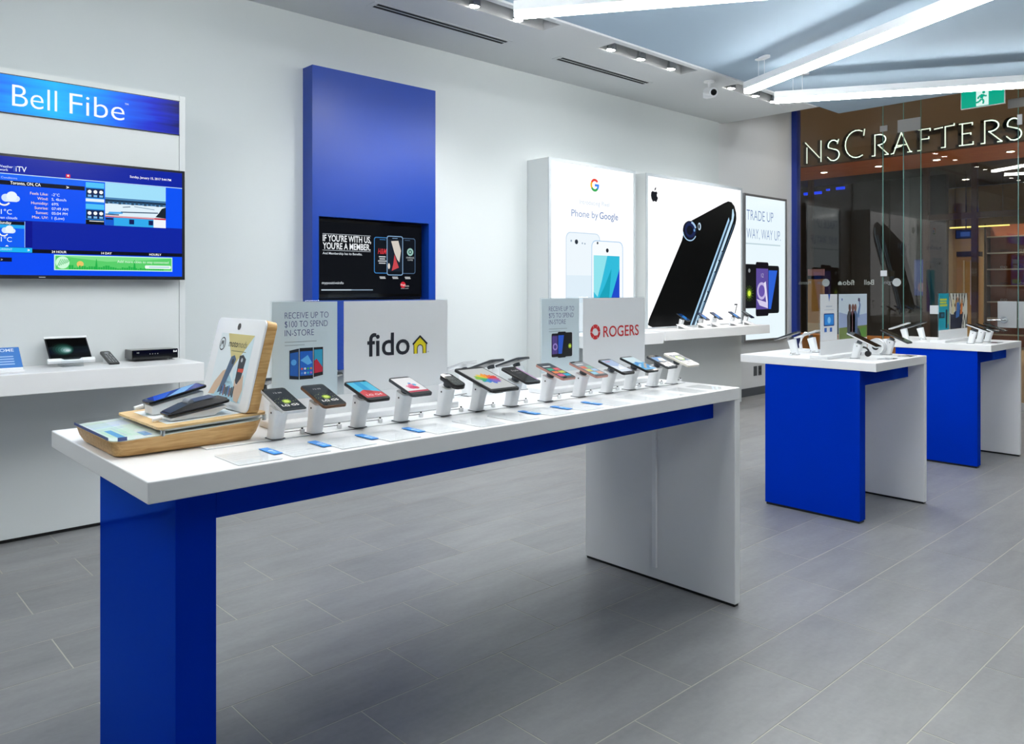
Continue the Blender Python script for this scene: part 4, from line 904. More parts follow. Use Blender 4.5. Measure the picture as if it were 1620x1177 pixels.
def art_g(a):
    x, z, r = 5.523, 2.293, .060
    a.arc(x, z, r * .62, r, 40, 150, '#ea4335', 1); a.arc(x, z, r * .62, r, 150, 212, '#fbbc05', 1); a.arc(x, z, r * .62, r, 212, 318, '#34a853', 1); a.arc(x, z, r * .62, r, 318, 368, '#3a8af0', 1); a.rect(x, z - .011, x + r, z + .011, '#3a8af0', 2)
    a.text('Introducing Pixel', x, 2.105, .040, '#c3d4e2', 1, al='C', w=.42)
    a.text('Phone by', 5.205, 1.985, .062, '#7f9ac4', 1, w=.365); a.text('Google', 5.590, 1.985, .062, '#5f80b4', 1, w=.27, off=.004)
    gl = '#c9dcec'
    a.rr(5.129, .90, 5.60, 1.843, .06, gl, 1); a.rr(5.139, .94, 5.59, 1.834, .055, '#eaf3f9', 2); a.rect(5.139, 1.2, 5.59, 1.45, '#dcebf5', 3); a.circ(5.27, 1.755, .022, '#2b3440', 4); a.circ(5.20, 1.762, .010, '#8fa3b8', 4); a.circ(5.35, 1.745, .008, '#8fa3b8', 4); a.circ(5.385, 1.742, .008, '#8fa3b8', 4)
    a.rr(5.475, .90, 5.935, 1.780, .06, '#a8cbea', 5); a.rr(5.483, .94, 5.925, 1.772, .055, '#f4f8fb', 6); a.circ(5.70, 1.690, .020, '#20262e', 7); a.circ(5.56, 1.755, .012, '#3b4652', 7)
    a.rect(5.505, .95, 5.880, 1.640, '#2fb9d8', 7); a.poly([(5.505, 1.64), (5.70, 1.64), (5.62, 1.4), (5.56, 1.25), (5.505, 1.3)], '#8fe0ea', 8); a.poly([(5.74, 1.20), (5.88, 1.52), (5.88, .95), (5.70, .95)], '#1c49c8', 8); a.poly([(5.55, 1.2), (5.66, 1.35), (5.76, 1.52), (5.72, 1.2), (5.64, 1.05)], '#17a0b8', 8.5); a.poly([(5.505, 1.05), (5.60, 1.12), (5.62, .95), (5.505, .95)], '#bfe9c8', 8.7)
def art_phone7(a):
    K = '#030405'
    a.poly([(6.40, .938), (6.326, .965), (6.345, 1.02), (6.905, 1.83), (6.955, 1.95), (7.01, 2.02), (7.102, 2.062), (7.72, 2.290), (7.80, 2.315), (7.87, 2.310), (7.93, 2.27), (7.965, 2.20), (7.972, 2.13), (7.955, 2.07), (7.915, 2.0), (7.20, .938)], K, 1)
    S_ = '#a6cdea'
    a.poly([(7.055, .94), (7.085, .94), (7.825, 2.10), (7.812, 2.135)], S_, 2); a.poly([(7.105, .94), (7.118, .94), (7.845, 2.09), (7.838, 2.10)], '#37536e', 2)
    a.poly([(7.135, .94), (7.168, .94), (7.905, 2.10), (7.925, 2.17), (7.905, 2.235), (7.885, 2.23), (7.872, 2.12)], '#c3e2f6', 2)
    for u0, u1 in ((.03, .22), (.30, .50), (.60, .70)):
        f = lambda u, o: (7.165 + o + u * .735, .94 + u * 1.16)
        a.poly([f(u0, -.012), f(u0, .016), f(u1, .016), f(u1, -.012)], '#0a1420', 3); a.poly([f(u0 + .01, -.006), f(u0 + .01, .010), f(u1 - .01, .010), f(u1 - .01, -.006)], '#8fb6d6', 4)
    a.line([(7.19, .94), (7.92, 2.06)], .006, '#5f86aa', 3)
    a.circ(7.05, 1.945, .125, '#0d1220', 2, n=26, ry=.105); a.circ(7.06, 1.955, .10, '#152250', 3, n=24, ry=.085); a.circ(7.05, 1.95, .060, '#0a0e1c', 4, n=20, ry=.05)
    a.arc(7.05, 1.945, .118, .132, 190, 330, '#a8cbe8', 4, e=.84); a.arc(7.05, 1.945, .100, .128, 20, 75, '#a8c8e8', 4, e=.84); a.circ(7.23, 2.0, .030, '#b9cfe2', 3, ry=.042); a.circ(7.222, 2.0, .016, '#10141c', 4, ry=.026); a.circ(7.135, 1.955, .016, '#6f9fd0', 5)
    # fruit mark
    x, z = 6.437, 2.268
    a.poly([(x - .010, z + .040), (x - .034, z + .046), (x - .056, z + .030), (x - .061, z - .002), (x - .050, z - .036), (x - .030, z - .060), (x - .014, z - .058), (x, z - .052), (x + .014, z - .058), (x + .030, z - .060), (x + .048, z - .034), (x + .055, z - .016), (x + .040, z - .004), (x + .036, z + .014), (x + .046, z + .030), (x + .034, z + .046), (x + .012, z + .040)], '#10131c', 2)
    a.poly([(x - .002, z + .050), (x + .002, z + .075), (x + .022, z + .092), (x + .022, z + .068)], '#10131c', 2)
    a.text('7', 7.930, 1.045, .110, '#141a24', 2, w=.065, off=-.005)
lightbox_unit('tall lightbox with a small multicolour letter and pale phones', 4.91, 6.124, 4.828, (4.93, 5.94, 4.35, .823), 'white lightbox units along the wall', art_g)
lightbox_unit('wide lightbox with a huge glossy black phone', 6.296, 8.093, 4.828, (6.10, 8.04, 4.45, .834), 'white lightbox units along the wall', art_phone7)

t = thing('wall_lightbox', 'grey framed wall lightbox about trading up, with three phones', 'lightbox', (9.05, 5.09, .65))
x0, x1, z0, z1 = 8.53, 9.567, .672, 2.492
fr = B(); f = .028
fr.box(x0, x0 + f, 5.055, 5.1115, z0, z1); fr.box(x1 - f, x1, 5.055, 5.1115, z0, z1); fr.box(x0 + f, x1 - f, 5.055, 5.1115, z1 - f, z1); fr.box(x0 + f, x1 - f, 5.055, 5.1115, z0, z0 + f)
fr.build('frame', GREYF, t, world=True)
o = bx(x0 + f, x1 - f, 5.068, 5.1115, z0 + f, z1 - f).build('backlit_film', PR('#e6f4fa', 1.0, .12), t, world=True)
a = Art(es=.95, dz=.0004, rough=.2)
a.text('TRADE UP', 8.60, 2.172, .125, '#5f7cb4', w=.64, off=-.012); a.text('WAY, WAY UP.', 8.60, 1.945, .125, '#7089ba', w=.83, off=-.012); a.rect(8.562, 1.875, 9.42, 1.89, '#bfd4dc'); 
a.rr(8.562, 1.087, 8.86, 1.630, .03, '#15161a', 1); a.circ(8.66, 1.27, .06, '#5c7a20', 2); a.circ(8.66, 1.27, .035, '#d6ef4a', 3)
for k in range(16): a.line([(8.66 + math.cos(k * .39) * .06, 1.27 + math.sin(k * .39) * .06), (8.66 + math.cos(k * .39) * .10, 1.27 + math.sin(k * .39) * .10)], .006, '#4d6a20', 2)
a.circ(8.66, 1.55, .025, '#8d9298', 3)
a.rr(9.09, 1.015, 9.387, 1.620, .035, '#16181c', 1); a.poly([(9.10, 1.07), (9.18, 1.07), (9.34, 1.56), (9.10, 1.56)], '#2c63d8', 2)
a.rr(8.81, .985, 9.12, 1.660, .03, '#16141d', 4); a.rect(8.82, 1.07, 9.11, 1.58, '#5f4f9e', 5); a.circ(8.95, 1.30, .11, '#c3b6e4', 6); a.circ(8.95, 1.30, .075, '#6a56ac', 7); a.poly([(8.83, 1.2), (8.9, 1.12), (9.1, 1.08), (9.1, 1.15)], '#d8cfee', 8); a.poly([(9.0, 1.4), (9.05, 1.42), (9.1, 1.15), (9.07, 1.12)], '#e3dcf4', 8); a.text('12', 8.965, 1.47, .05, '#e8e4f4', 8, al='C', off=-.02)
a.build('print', o, wallmap(5.0678), world=True)
for x, w_, lb, dk in ((8.874, .055, 'dark blank wall plate low on the grey wall', False), (8.985, .055, 'dark double power outlet low on the grey wall', True)):
    t = thing('power_outlet' if dk else 'wall_plate', lb, 'outlet', (x, 5.1115, .30))
    bx(-w_ * .7, w_ * .7, -.006, 0, -.06, .06).build('plate', DGREY, t, bevel=.002)
    if dk:
        for z in (-.026, .026): B().prism(rrect(.036, .032, .010, 4, 0, z), -.0085, -.0062, lambda p, q, n: (p, n, q)).build('socket', BLACK, t)

# phones on the shelf of the wide lightbox
for i, (x, rr) in enumerate(((6.70, 0), (7.05, 0), (7.30, 0), (7.66, 0), (7.94, 0))):
    o = ['first', 'second', 'third', 'fourth', 'fifth'][i]
    y = 4.66
    phone('phone', 'small blue-lit phone, %s from the left on the lightbox shelf' % o, x, y, 1.040, R(30), .07, .145, GREYB if i < 4 else BLACK, (lambda a, w, h: (a.rect(-w * .9, -h * .85, w * .9, h * .85, '#123a70', 0), a.poly([(-w * .9, -h * .85), (w * .9, -h * .2), (w * .9, h * .4), (-w * .9, h * .1)], '#2f7fd0', 1))) if i < 4 else None, group='phones on the lightbox shelf')
    s = copy_tree(proto); s['label'] = 'white pillar stand, %s from the left on the lightbox shelf' % o; s['group'] = 'pillar stands on the lightbox shelf'
    s.location = (x, y + .045, .9265); s.scale = (1, 1, .93)
    t = thing('price_card', 'white card beside the %s phone on the lightbox shelf' % o, 'card', (x - .09, y - .12, .9265), group='cards on the lightbox shelf')
    cmap = lambda p, q, n: (p, q * .94 - n * .34, q * .34 + n * .94)
    B().prism([(-.055, 0), (.055, 0), (.055, .12), (-.055, .12)], 0, .003, cmap).build('card_face', PAPER, t)
    bx(-.055, .055, .09, .1, 0, .034).build('prop', WHITEP, t)
    a = Art(dz=.0003)
    for k in range(4): a.rect(-.04, .03 + k * .02, .02, .034 + k * .02, INK)
    a.build('print', t, lambda p, q, n: cmap(p, q, n + .0032))

t = thing('added_entrance_downlight', 'added round downlight above the shop entrance, out of view, brightening the side wall', 'light', (9.1, 4.2, 3.95))  # unseen lamp added to brighten the wall beside the entrance
B().cyl((0, 0, -.012), (0, 0, -.0005), .09, n=20).build('ring', GREYF, t, smooth=True); B().cyl((0, 0, -.016), (0, 0, -.0125), .065, n=20).build('bulb', BULB, t)
ld = bpy.data.lights.new('entrance_fill_beam', 'SPOT'); ld.energy = 38; ld.spot_size = R(120); ld.spot_blend = .9; ld.shadow_soft_size = .07
lo = bpy.data.objects.new('entrance_fill_beam', ld); COL.objects.link(lo); lo.parent = t; lo.location = (0, 0, -.03); lo.rotation_euler = (R(12), 0, 0)

# ================================================================== THINGS ON THE SHORT TABLES
def demo(x, y, back, lbl, w=.074, L=.160, body=GREYB, art=scr_icons, tilt=20, grp='phones on the short tables', name='phone', z=1.035):
    s_ = -1 if not back else 1
    phone(name, lbl[0], x, y + s_ * .055, z, R(tilt), w, L, body, art, rz=math.pi if back else 0, group=grp, cat='phone' if name == 'phone' else 'tablet')
    s = copy_tree(proto); s['label'] = lbl[1]; s['group'] = 'pillar stands on the short tables'
    s.rotation_euler = (0, 0, math.pi if back else 0); s.location = (x, y, TZ); s.scale = (1, 1, (z - TZ - .012) / .1085 * .985)
demo(4.64, 2.395, True, ('dark phone at the left of the second table, facing the wall', 'white stand at the left front of the second table'))
demo(4.90, 2.395, True, ('white-edged phone behind the left phone of the second table', 'white stand behind the left stand of the second table'), body=SILV)
demo(4.66, 2.030, False, ('large black-faced phone in front of the selfie sign', 'white stand in front of the selfie sign'), w=.09, L=.19, body=SILV, art=None, tilt=24, z=1.03)
demo(5.06, 2.000, False, ('dark phone at the right end of the second table', 'white stand at the right end of the second table'), w=.08, L=.18, body=GREYB, art=None, tilt=24)
demo(6.52, 2.43, True, ('silver-edged phone at the left of the farthest table', 'white stand at the left of the farthest table'), body=SILV)
demo(6.78, 2.40, True, ('dark phone left of the teal sign on the farthest table', 'white stand left of the teal sign'))
demo(6.56, 1.985, False, ('black phone right of the teal sign on the farthest table', 'white stand right of the teal sign'), art=None, body=SILV)
demo(6.72, 1.975, False, ('black phone in the middle of the right row of the farthest table', 'white stand in the middle of the right row of the farthest table'), art=None, body=BLACK)
demo(6.88, 1.965, False, ('glossy black phone at the right end of the farthest table', 'white stand at the right end of the farthest table'), art=None, body=BLACK)
# white ring-shaped speaker, black headset, curved holder with a dark disc
t = thing('ring_speaker', 'white round ring-shaped gadget on the second table', 'gadget', (5.01, 2.045, TZ))
B().loft([[(x, c, .052 + s) for c, s in circ(0, 0, r, 28)] for x, r in ((-.016, .044), (-.022, .050), (0, .052), (.022, .050), (.016, .044))]).build('ring_body', WHITEP, t, smooth=True)
B().cyl((-.0225, 0, .052), (-.0165, 0, .052), .022, .020, 20).build('driver', BLACK, t)
bx(-.025, .025, -.03, .03, 0, .006).build('foot', WHITEP, t, bevel=.002)
t = thing('headset', 'small black folded headset beside the white ring gadget', 'headset', (4.83, 2.055, TZ))
B().tube([(0, .035 * math.cos(R(a)), .030 + .026 * math.sin(R(a))) for a in range(-30, 215, 20)], .006, 8).build('headband', BLACK, t, smooth=True)
for s in (-1, 1): B().cyl((-.012, s * .034, .018), (.014, s * .030, .018), .018, .016, 16).build('ear_pad', BLACK, t, smooth=True)
t = thing('curved_holder', 'white curved holder with a dark round disc left of the selfie sign', 'gadget', (5.02, 2.52, TZ))
B().tube([(0, .03, .003), (0, .034, .04), (0, .026, .085), (0, .0, .115), (0, -.03, .11)], .010, 10).build('arm', WHITEP, t, smooth=True)
B().cyl((0, .0, 0), (0, .0, .006), .045, n=20).build('base', WHITEP, t)
B().cyl((-.012, -.052, .045), (.012, -.052, .045), .026, .026, 22).build('disc', BLACK, t, smooth=True)
B().cyl((0, -.045, .006), (0, -.05, .028), .005, n=8).build('disc_leg', BLACK, t)
for x, y, lb in ((4.74, 1.875, 'flat clear card near the front corner of the second table'), (5.03, 1.87, 'flat grey card at the right end of the second table'), (6.75, 1.87, 'flat grey card at the front of the farthest table')):
    t = thing('price_card', lb, 'card', (x, y, TZ), group='flat cards on the short tables')
    bx(-.06, .06, -.035, .035, 0, .0012).build('paper', PAPER, t); bx(-.062, .062, -.037, .037, .0013, .0035).build('acrylic_cover', ACRYL, t)

# ================================================================== SHOPFRONT GLASS AND DOORS
GX = 9.83
win = struct('window_1', bx(GX - .03, GX + .03, YF, 5.04, 3.90, 3.95), STEEL)
def pane(parent, y0, y1, z0, z1, x=GX, m=GLASS):
    o = bx(x - .005, x + .005, y0, y1, z0, z1).build('pane', m, parent)
    return o
pane(win, 3.942, 5.038, .012, 3.899)
pane(win, 3.542, 4.00, .012, 3.899, GX + .10)
pane(win, 1.31, 2.50, 3.20, 3.899); pane(win, 2.512, 3.935, 3.20, 3.899)
pane(win, 0.10, 1.30, .012, 3.899); pane(win, -2.4, 0.09, .012, 3.899); pane(win, YF + .01, -2.41, .012, 3.899)
for y, x in ((3.939, GX), (3.70, GX), (3.539, GX + .10), (2.506, GX)):
    bx(x - .006, x + .006, y - .0025, y + .0025, .012, 3.899).build('glass_edge', GEDGE, win)
FITW = M('fitting_white', '#dfe4ea', rough=.3); 
def fitting(y0, y1, z0, z1, m=STEEL, x=GX):
    bx(x - .022, x - .0065, y0, y1, z0, z1).build('fitting', m, win, bevel=.002)
fitting(3.503, 3.761, 3.205, 3.355); fitting(3.879, 3.969, 3.245, 3.315); fitting(3.887, 3.962, 1.48, 1.55, FITW); fitting(2.465, 2.512, 3.108, 3.219, FITW); fitting(3.275, 3.398, 1.033, 1.133, FITW)
fitting(2.42, 2.60, 3.30, 3.40, STEEL)
def door(n, y0, y1, hy, mirror):
    d = struct('door_%d' % n, bx(GX - .02, GX + .02, y0, y1, .006, .09), STEEL, bevel=.002)
    pane(d, y0, y1, .0905, 3.19)
    lp = bx(GX - .024, GX - .0055, hy[0], hy[1], .90, 1.19).build('lock_plate', STEEL, d, bevel=.003)
    yc = hy[0] + .12 if not mirror else hy[1] - .12
    B().cyl((GX - .035, yc, .985), (GX - .0245, yc, .985), .038, n=22).build('rose', CHROME, lp, smooth=True)
    B().tube([(GX - .036, yc, .985), (GX - .072, yc, .985), (GX - .078, yc + (.02 if not mirror else -.02), .985), (GX - .078, yc + (.15 if not mirror else -.15), .980)], .011, 10).build('lever', CHROME, lp, smooth=True)
door(1, 2.512, 3.694, (2.513, 2.70), False)
door(2, 1.31, 2.500, (2.31, 2.499), True)
# brand decals on the glass, readable from the mall, mirrored from here
a = Art(dz=.0002); DEC = '#b9c0c2'
gm = lambda p, q, n: (GX + .0055 + n, p, q)      # faces +x: reading direction +y
a.text('Motorola', 5.03, 1.385, .045, DEC, al='R', w=.17); a.build('decal', win, gm)
def decal(fn):
    a = Art(dz=.0002); fn(a); a.build('decal', win, gm)
decal(lambda a: (a.circ(4.66, 1.405, .05, DEC, 0), a.text('Virgin', 4.77, 1.385, .045, '#8f979a', 1, al='R', w=.15)))
decal(lambda a: (a.text('fido', 4.29, 1.375, .062, '#d4d9dc', w=.15, off=.01), a.poly([(4.45, 1.375), (4.50, 1.375), (4.50, 1.405), (4.475, 1.425), (4.45, 1.405)], DEC)))
decal(lambda a: a.text('Bell', 4.05, 1.378, .06, '#c4cacd', w=.12, off=.01))
decal(lambda a: (a.circ(3.78, 1.405, .05, DEC, 0), a.text('Virgin', 3.93, 1.385, .045, '#8f979a', 1, al='R', w=.17)))

t = thing('exit_sign', 'green running man exit sign near the shopfront', 'sign', (9.30, 2.70, 3.36))
bx(9.295, 9.325, 2.491, 2.909, 3.258, 3.452).build('casing', M('exit_case', '#e6eaea', rough=.4), t, world=True, bevel=.002)
B().cyl((9.31, 2.62, 3.452), (9.31, 2.62, 3.9495), .008, n=8).build('stem', GREYF, t, world=True); B().cyl((9.31, 2.78, 3.452), (9.31, 2.78, 3.9495), .008, n=8).build('stem', GREYF, t, world=True)
a = Art(es=1.0, dz=.0004); em = lambda p, q, n: (9.2945 - n, 2.909 - p, 3.258 + q)
G_ = '#00a184'; W_ = '#d8f2ec'
a.rect(.006, .006, .412, .188, G_, 0); a.rect(.150, .012, .265, .182, W_, 1)
K = lambda pts, w=.018: a.line(pts, w, G_, 2)
a.circ(.222, .150, .014, G_, 2)
K([(.212, .132), (.200, .088)], .030); K([(.205, .125), (.178, .112), (.166, .090)]); K([(.215, .125), (.235, .108), (.250, .112)]); K([(.202, .085), (.222, .062), (.216, .030)]); K([(.198, .082), (.180, .058), (.150, .050)])
K([(.150, .05), (.135, .05)], .014); a.line([(.265, .182), (.265, .012)], .006, W_, 2)
a.build('pictogram', t, em, world=True)

# ================================================================== THE MALL AND THE SHOP OPPOSITE
MFLOOR = M('mall_floor', '#b5a690', rough=.25, scale=2); TAUPE = M('taupe_fascia', '#62503f', rough=.7, var=.06, scale=1.5); DARK = M('dark_interior', '#2a2724', rough=.6); OCHRE = M('ochre_wall', '#a08a62', rough=.7, var=.05)
FX = 14.95
struct('floor', bx(GX + .07, 24, -3, 13, -.06, 0), MFLOOR)
struct('wall_opposite', bx(FX, FX + .15, -3, 13, 3.775, 6.5), TAUPE)
struct('ceiling', bx(GX + .2, 24, -3, 13, 6.5, 6.6), M('mall_ceiling', '#8a8278', rough=.8))
struct('wall_mall_end', bx(GX + .2, 24, 13, 13.15, 0, 6.5), TAUPE)
struct('wall_mall_side', bx(9.92, 10.07, 5.12, 13, 0, 6.5), TAUPE)
struct('trim_4', bx(FX + .15, 16.95, -3, 13, 3.78, 3.90), CEDAR)
struct('wall_shop_back', bx(21, 21.15, -3, 13, 0, 3.78), OCHRE)
struct('ceiling', bx(16.96, 21, -3, 13, 3.80, 3.90), DARK)
WARMB = M('warm_bulb', '#ffffff', emit='#fff2d8', es=12, var=0)
for i, y in enumerate((7.62, 6.50, 5.42, 4.2)):
    t = thing('downlight', 'warm downlight in the cedar soffit opposite, %s from the left' % ['first', 'second', 'third', 'fourth'][i], 'light', (16.0, y, 3.78), group='downlights in the cedar soffit')
    B().cyl((0, 0, -.012), (0, 0, -.0005), .085, n=20).build('ring', GREYF, t, smooth=True); B().cyl((0, 0, -.016), (0, 0, -.0125), .06, n=20).build('bulb', WARMB, t)
    ld = bpy.data.lights.new('downlight_beam', 'SPOT'); ld.energy = 60; ld.spot_size = R(110); ld.spot_blend = .8; ld.shadow_soft_size = .06; ld.color = (1, .86, .66)
    lo = bpy.data.objects.new('downlight_beam', ld); COL.objects.link(lo); lo.parent = t; lo.location = (0, 0, -.03)
# mall corridor ceiling lights (soft daylight-like glow of the concourse)
for i, (x, y) in enumerate(((12.4, 8.5), (12.4, 5.0), (12.4, 1.5))):
    t = thing('concourse_light', 'square ceiling light of the mall concourse, out of view, %s' % ['left', 'middle', 'right'][i], 'light', (x, y, 6.5), group='concourse ceiling lights')
    bx(-.5, .5, -.5, .5, -.03, -.001).build('housing', WHITEP, t); bx(-.45, .45, -.45, .45, -.034, -.0305).build('diffuser', M('concourse_diffuser', '#ffffff', emit='#ffe9c8', es=28.0, var=0), t)
# lettering on the fascia: thin lit strokes on dark returns
def arcp(cx, cy, rx, ry, a0, a1, n=14): return [(cx + rx * math.cos(R(a0 + (a1 - a0) * i / n)), cy + ry * math.sin(R(a0 + (a1 - a0) * i / n))) for i in range(n + 1)]
GLY = {
 'L': [[(.1, 1), (.1, 0), (.9, 0), (.9, .12)]],
 'E': [[(.2, 1), (.2, 0)], [(0, 1), (.85, 1), (.85, .90)], [(.2, .53), (.75, .53), (.75, .46)], [(0, 0), (.9, 0), (.9, .12)]],
 'N': [[(.1, 0), (.1, .75)], [(.0, 1), (.9, .2)], [(1, 0), (1, 1)]],
 'S': [[(.78, .80), (.88, 1.0)], [(.8, .93)] + arcp(.46, .74, .36, .25, 40, 200) + arcp(.5, .27, .42, .27, 80, -90) + [(.3, .03), (.05, .2)]],
 'C': [[(.88, .78), (.92, 1.0)], arcp(.55, .5, .55, .5, 62, 300)],
 'R': [[(.22, 1), (.22, 0), (.05, 0)], [(.22, 1)] + arcp(.45, .75, .40, .25, 90, -90) + [(.40, .50)], [(.42, .5), (.95, .04), (1.0, 0), (.8, 0)]],
 'A': [[(0, 0), (.12, .02), (.5, 1)], [(.5, 1), (.92, .03), (1, 0), (.8, 0)], [(.25, .38), (.75, .38)], [(.18, .28), (.5, .33)]],
 'F': [[(.3, 1), (.3, 0), (.05, 0)], [(.1, 1), (1, 1), (1, .9)], [(.3, .53), (.9, .53), (.9, .62)]],
 'T': [[(.55, .98), (.55, 0), (.35, 0)], [(0, .93), (.42, .97)], [(.55, .98), (1, 1), (1, 1.08)]],
}
t = thing('storefront_sign', 'row of thin lit capital letters on the brown fascia opposite', 'sign', (FX, 5.6, 3.8))
LIT_L = M('letter_light', '#eaf6ee', emit='#dff5e8', es=.9, var=0); RET = M('letter_return', '#17130f', rough=.5)
def letter(ch, yl, yr, z0, z1):
    w = yl - yr; h = z1 - z0
    def ribbon(b, pts, th, x0, x1, oy=0, oz=0):
        P3 = [(yl - u * w + oy, z0 + v * h + oz) for u, v in pts]
        for (ay, az), (by, bz) in zip(P3[:-1], P3[1:]):
            d = math.hypot(by - ay, bz - az) or 1e-6; ny, nz = -(bz - az) / d * th / 2, (by - ay) / d * th / 2
            ex, ez = (by - ay) / d * th * .3, (bz - az) / d * th * .3
            q = [(ay + ny - ex, az + nz - ez), (ay - ny - ex, az - nz - ez), (by - ny + ex, bz - nz + ez), (by + ny + ex, bz + nz + ez)]
            b.prism(q, x0, x1, lambda p, q_, n: (n, p, q_))
    b = B()
    for s in GLY[ch]: ribbon(b, s, .055, FX - .062, FX - .003, .045, .0)
    o = b.build('letter', RET, t, world=True)
    b = B()
    for s in GLY[ch]: ribbon(b, s, .019, FX - .070, FX - .0625, 0, 0)
    b.build('lit_edge', LIT_L, o, world=True)
for ch, yl, yr, z0, z1 in (('L', 8.45, 8.05, 3.82, 4.35), ('E', 7.86, 7.60, 3.82, 4.23), ('N', 7.47, 7.15, 3.82, 4.23), ('S', 7.03, 6.765, 3.81, 4.21), ('C', 6.668, 6.27, 3.815, 4.33), ('R', 6.18, 5.87, 3.805, 4.19), ('A', 5.82, 5.46, 3.80, 4.17), ('F', 5.37, 5.15, 3.80, 4.17), ('T', 5.08, 4.76, 3.805, 4.17), ('E', 4.68, 4.44, 3.80, 4.17), ('R', 4.36, 4.03, 3.79, 4.165), ('S', 3.975, 3.73, 3.785, 4.15)):
    letter(ch, yl, yr, z0, z1)
# what shows inside the shop opposite
MUL = M('bronze_mullion', '#43352b', rough=.5)
for y in (8.4, 5.95, 5.07, 3.9, 2.6): struct('trim_5', bx(16.95, 17.05, y - .05, y + .05, .001, 3.779), MUL)
struct('trim_6', bx(16.96, 17.04, 2.0, 5.95, 2.70, 2.82), MUL)
struct('wall_shop_divider', bx(18.2, 18.35, 5.98, 12.9, .001, 3.779), DARK)
TAN = M('tan_board', '#b5935c', rough=.6, var=.05); CRM = M('cream_board', '#cfc6ae', rough=.6)
t = thing('notice_board', 'tan notice board seen through the glass left of the selfie sign', 'board', (16.0, 7.79, 0))
bx(15.97, 16.03, 7.62, 7.96, .60, 1.53).build('board', TAN, t, world=True); bx(15.965, 16.03, 7.62, 7.96, 1.531, 1.60).build('dark_band', BLACK, t, world=True); bx(15.965, 16.03, 7.62, 7.96, 1.601, 1.74).build('top_card', M('plum_card', '#a8879a', rough=.6), t, world=True)
bx(15.965, 16.03, 7.62, 7.96, .40, .599).build('lower_card', CRM, t, world=True); bx(15.95, 16.05, 7.6, 7.98, .0005, .03).build('base', DARK, t, world=True); bx(15.98, 16.02, 7.77, 7.81, .03, .40).build('post', DARK, t, world=True)
t = thing('display_pillar', 'tan display pillar inside the shop opposite, behind the teal sign', 'display', (17.6, 5.3, 0))
bx(17.5, 17.9, 5.18, 5.56, .001, 1.98).build('pillar_body', TAN, t, world=True, bevel=.01); bx(17.49, 17.4995, 5.2, 5.3, 1.0, 1.9).build('side_poster', M('lilac_poster', '#c5bfd2', rough=.4), t, world=True); bx(17.49, 17.4995, 5.4, 5.43, 1.2, 1.9).build('strip_poster', CRM, t, world=True)
bx(17.48, 17.92, 5.2, 5.55, 1.981, 2.08).build('cap', DARK, t, world=True)
t = thing('eyewear_shelves', 'wall of warm lit shelves with small frames, at the right inside the shop opposite', 'shelves', (19.5, 4.0, 0))
bx(19.8, 19.9, 2.2, 5.6, .05, 2.75).build('back_board', M('rust_board', '#8a4f35', rough=.6), t, world=True)
for k in range(7): bx(19.55, 19.7995, 2.2, 5.6, .30 + k * .36, .325 + k * .36).build('shelf', M('shelf_glass', '#b9b4ac', rough=.3), t, world=True)
for y in (2.19, 3.3, 4.5, 5.61): bx(19.5, 19.7995, y - .02, y + .02, .001, 2.76).build('upright', MUL, t, world=True)
g = 0
for k in range(2, 6):
    for i in range(9):
        y = 2.4 + i * .36
        if any(abs(y - u) < .1 for u in (3.3, 4.5)): continue
        fb = thing('eyeglasses', 'tiny glasses on the lit shelves opposite, %s row, %s from the right' % (['', '', 'lowest', 'second', 'third', 'top'][k], ORD[i].replace('nearest', 'first')), 'glasses', (19.62, y, .3255 + k * .36), group='glasses on the shelves opposite')
        bb = B()
        for s in (-1, 1): bb.tube([(0, s * .035 + .028 * math.cos(R(q)), .035 + .022 * math.sin(R(q))) for q in range(0, 361, 45)], .004, 5)
        bb.build('rims', BLACK if (i + k) % 2 else CREAM, fb); bx(-.004, .004, -.008, .008, .034, .042).build('bridge', BLACK, fb)
        for s in (-1, 1): B().tube([(0, s * .064, .038), (.09, s * .066, .036), (.11, s * .066, .02)], .0035, 5).build('temple', BLACK, fb)
t = thing('wall_screen', 'tall blue screen inside the shop opposite, by the glass edge', 'screen', (17.8, 6.4, 1.2))
bx(17.80, 17.86, 6.22, 6.50, 1.15, 1.98).build('casing', BLACK, t, world=True); a = Art(es=.35, dz=.001); a.rect(6.24, 1.18, 6.48, 1.95, '#3f56a8', 0); a.circ(6.34, 1.36, .07, '#a88fa8', 1, ry=.1); a.rect(6.26, 1.5, 6.46, 1.9, '#4a66b8', .5)
a.build('picture', t, lambda p, q, n: (17.799 - n, p, q), world=True); bx(17.83, 17.85, 6.3, 6.4, .001, 1.15).build('stand', DARK, t, world=True)
t = thing('ceiling_strip_light', 'thin yellow strip light inside the shop opposite', 'light', (18.5, 5.4, 2.6))
bx(18.48, 18.53, 4.88, 6.0, 2.63, 2.655).build('tube', M('yellow_strip', '#fff0a0', emit='#ffe27a', es=1.6, var=0), t, world=True)
for y in (5.0, 5.9): B().cyl((18.505, y, 2.655), (18.505, y, 3.7995), .004, n=6).build('wire', DARK, t, world=True)
t = thing('menu_screen', 'small blue screen hung below the yellow strip light opposite', 'screen', (18.2, 5.6, 2.4))
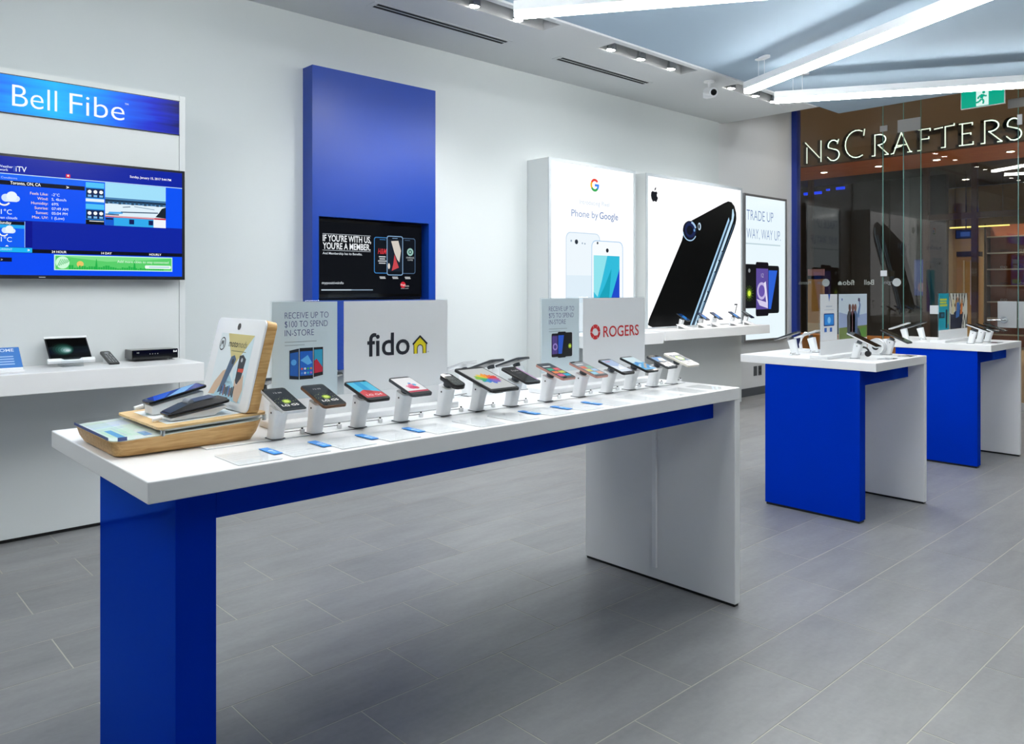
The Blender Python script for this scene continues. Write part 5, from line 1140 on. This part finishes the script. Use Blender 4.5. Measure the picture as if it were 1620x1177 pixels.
bx(18.2, 18.25, 5.42, 5.80, 2.38, 2.57).build('casing', BLACK, t, world=True); a = Art(es=.4, dz=.001); a.rect(5.44, 2.40, 5.78, 2.55, '#24366a', 0); a.rect(5.52, 2.43, 5.7, 2.52, '#4a6fc0', 1)
a.build('picture', t, lambda p, q, n: (18.199 - n, p, q), world=True); B().cyl((18.22, 5.6, 2.57), (18.22, 5.6, 3.7995), .01, n=6).build('stem', DARK, t, world=True)
t = thing('blue_reflection_strips', 'blue glowing strips in place of a reflection, high on the dark wall opposite', 'sign', (18.15, 9.0, 3.5))  # a blue reflection, built as glowing strips inside the shop
BLUE_REFL = M('blue_reflection_glow', '#2040ff', emit='#0a3cf0', es=1.1, var=0)
for y0, y1, z0, z1 in ((8.72, 9.16, 3.60, 3.66), (8.52, 8.60, 3.66, 3.70), (8.16, 8.36, 3.66, 3.72)): bx(18.16, 18.1995, y0, y1, z0, z1).build('strip', BLUE_REFL, t, world=True)
t = thing('concourse_bench', 'low wooden bench block outside the glass, behind the short tables', 'bench', (12.1, 5.4, 0))
bx(11.95, 12.35, 4.55, 6.35, .12, .60).build('bench_block', M('bench_orange_wood', '#d88c38', rough=.4, var=.12, scale=3, stretch=(1, .3, 8)), t, world=True, bevel=.01); bx(12.0, 12.3, 4.6, 6.3, .0005, .12).build('plinth', DARK, t, world=True)
for (x, y, z, e, c, nm) in ((19.3, 4.0, 3.5, 60, (1, .85, .6), 'shelf_wash'), (19.5, 6.0, 3.4, 30, (1, .85, .62), 'shop_ceiling')):
    t = thing('shop_downlight', 'ceiling downlight inside the shop opposite, %s' % ('above the shelves' if nm == 'shelf_wash' else 'near the back wall'), 'light', (x, y, 3.80), group='downlights inside the shop opposite')
    B().cyl((0, 0, -.012), (0, 0, -.0005), .09, n=18).build('ring', GREYF, t); B().cyl((0, 0, -.016), (0, 0, -.0125), .065, n=18).build('bulb', WARMB, t)
    ld = bpy.data.lights.new(nm, 'SPOT'); ld.energy = e * 7; ld.spot_size = R(130); ld.spot_blend = .8; ld.shadow_soft_size = .07; ld.color = c
    lo = bpy.data.objects.new(nm, ld); COL.objects.link(lo); lo.parent = t; lo.location = (0, 0, -.03)
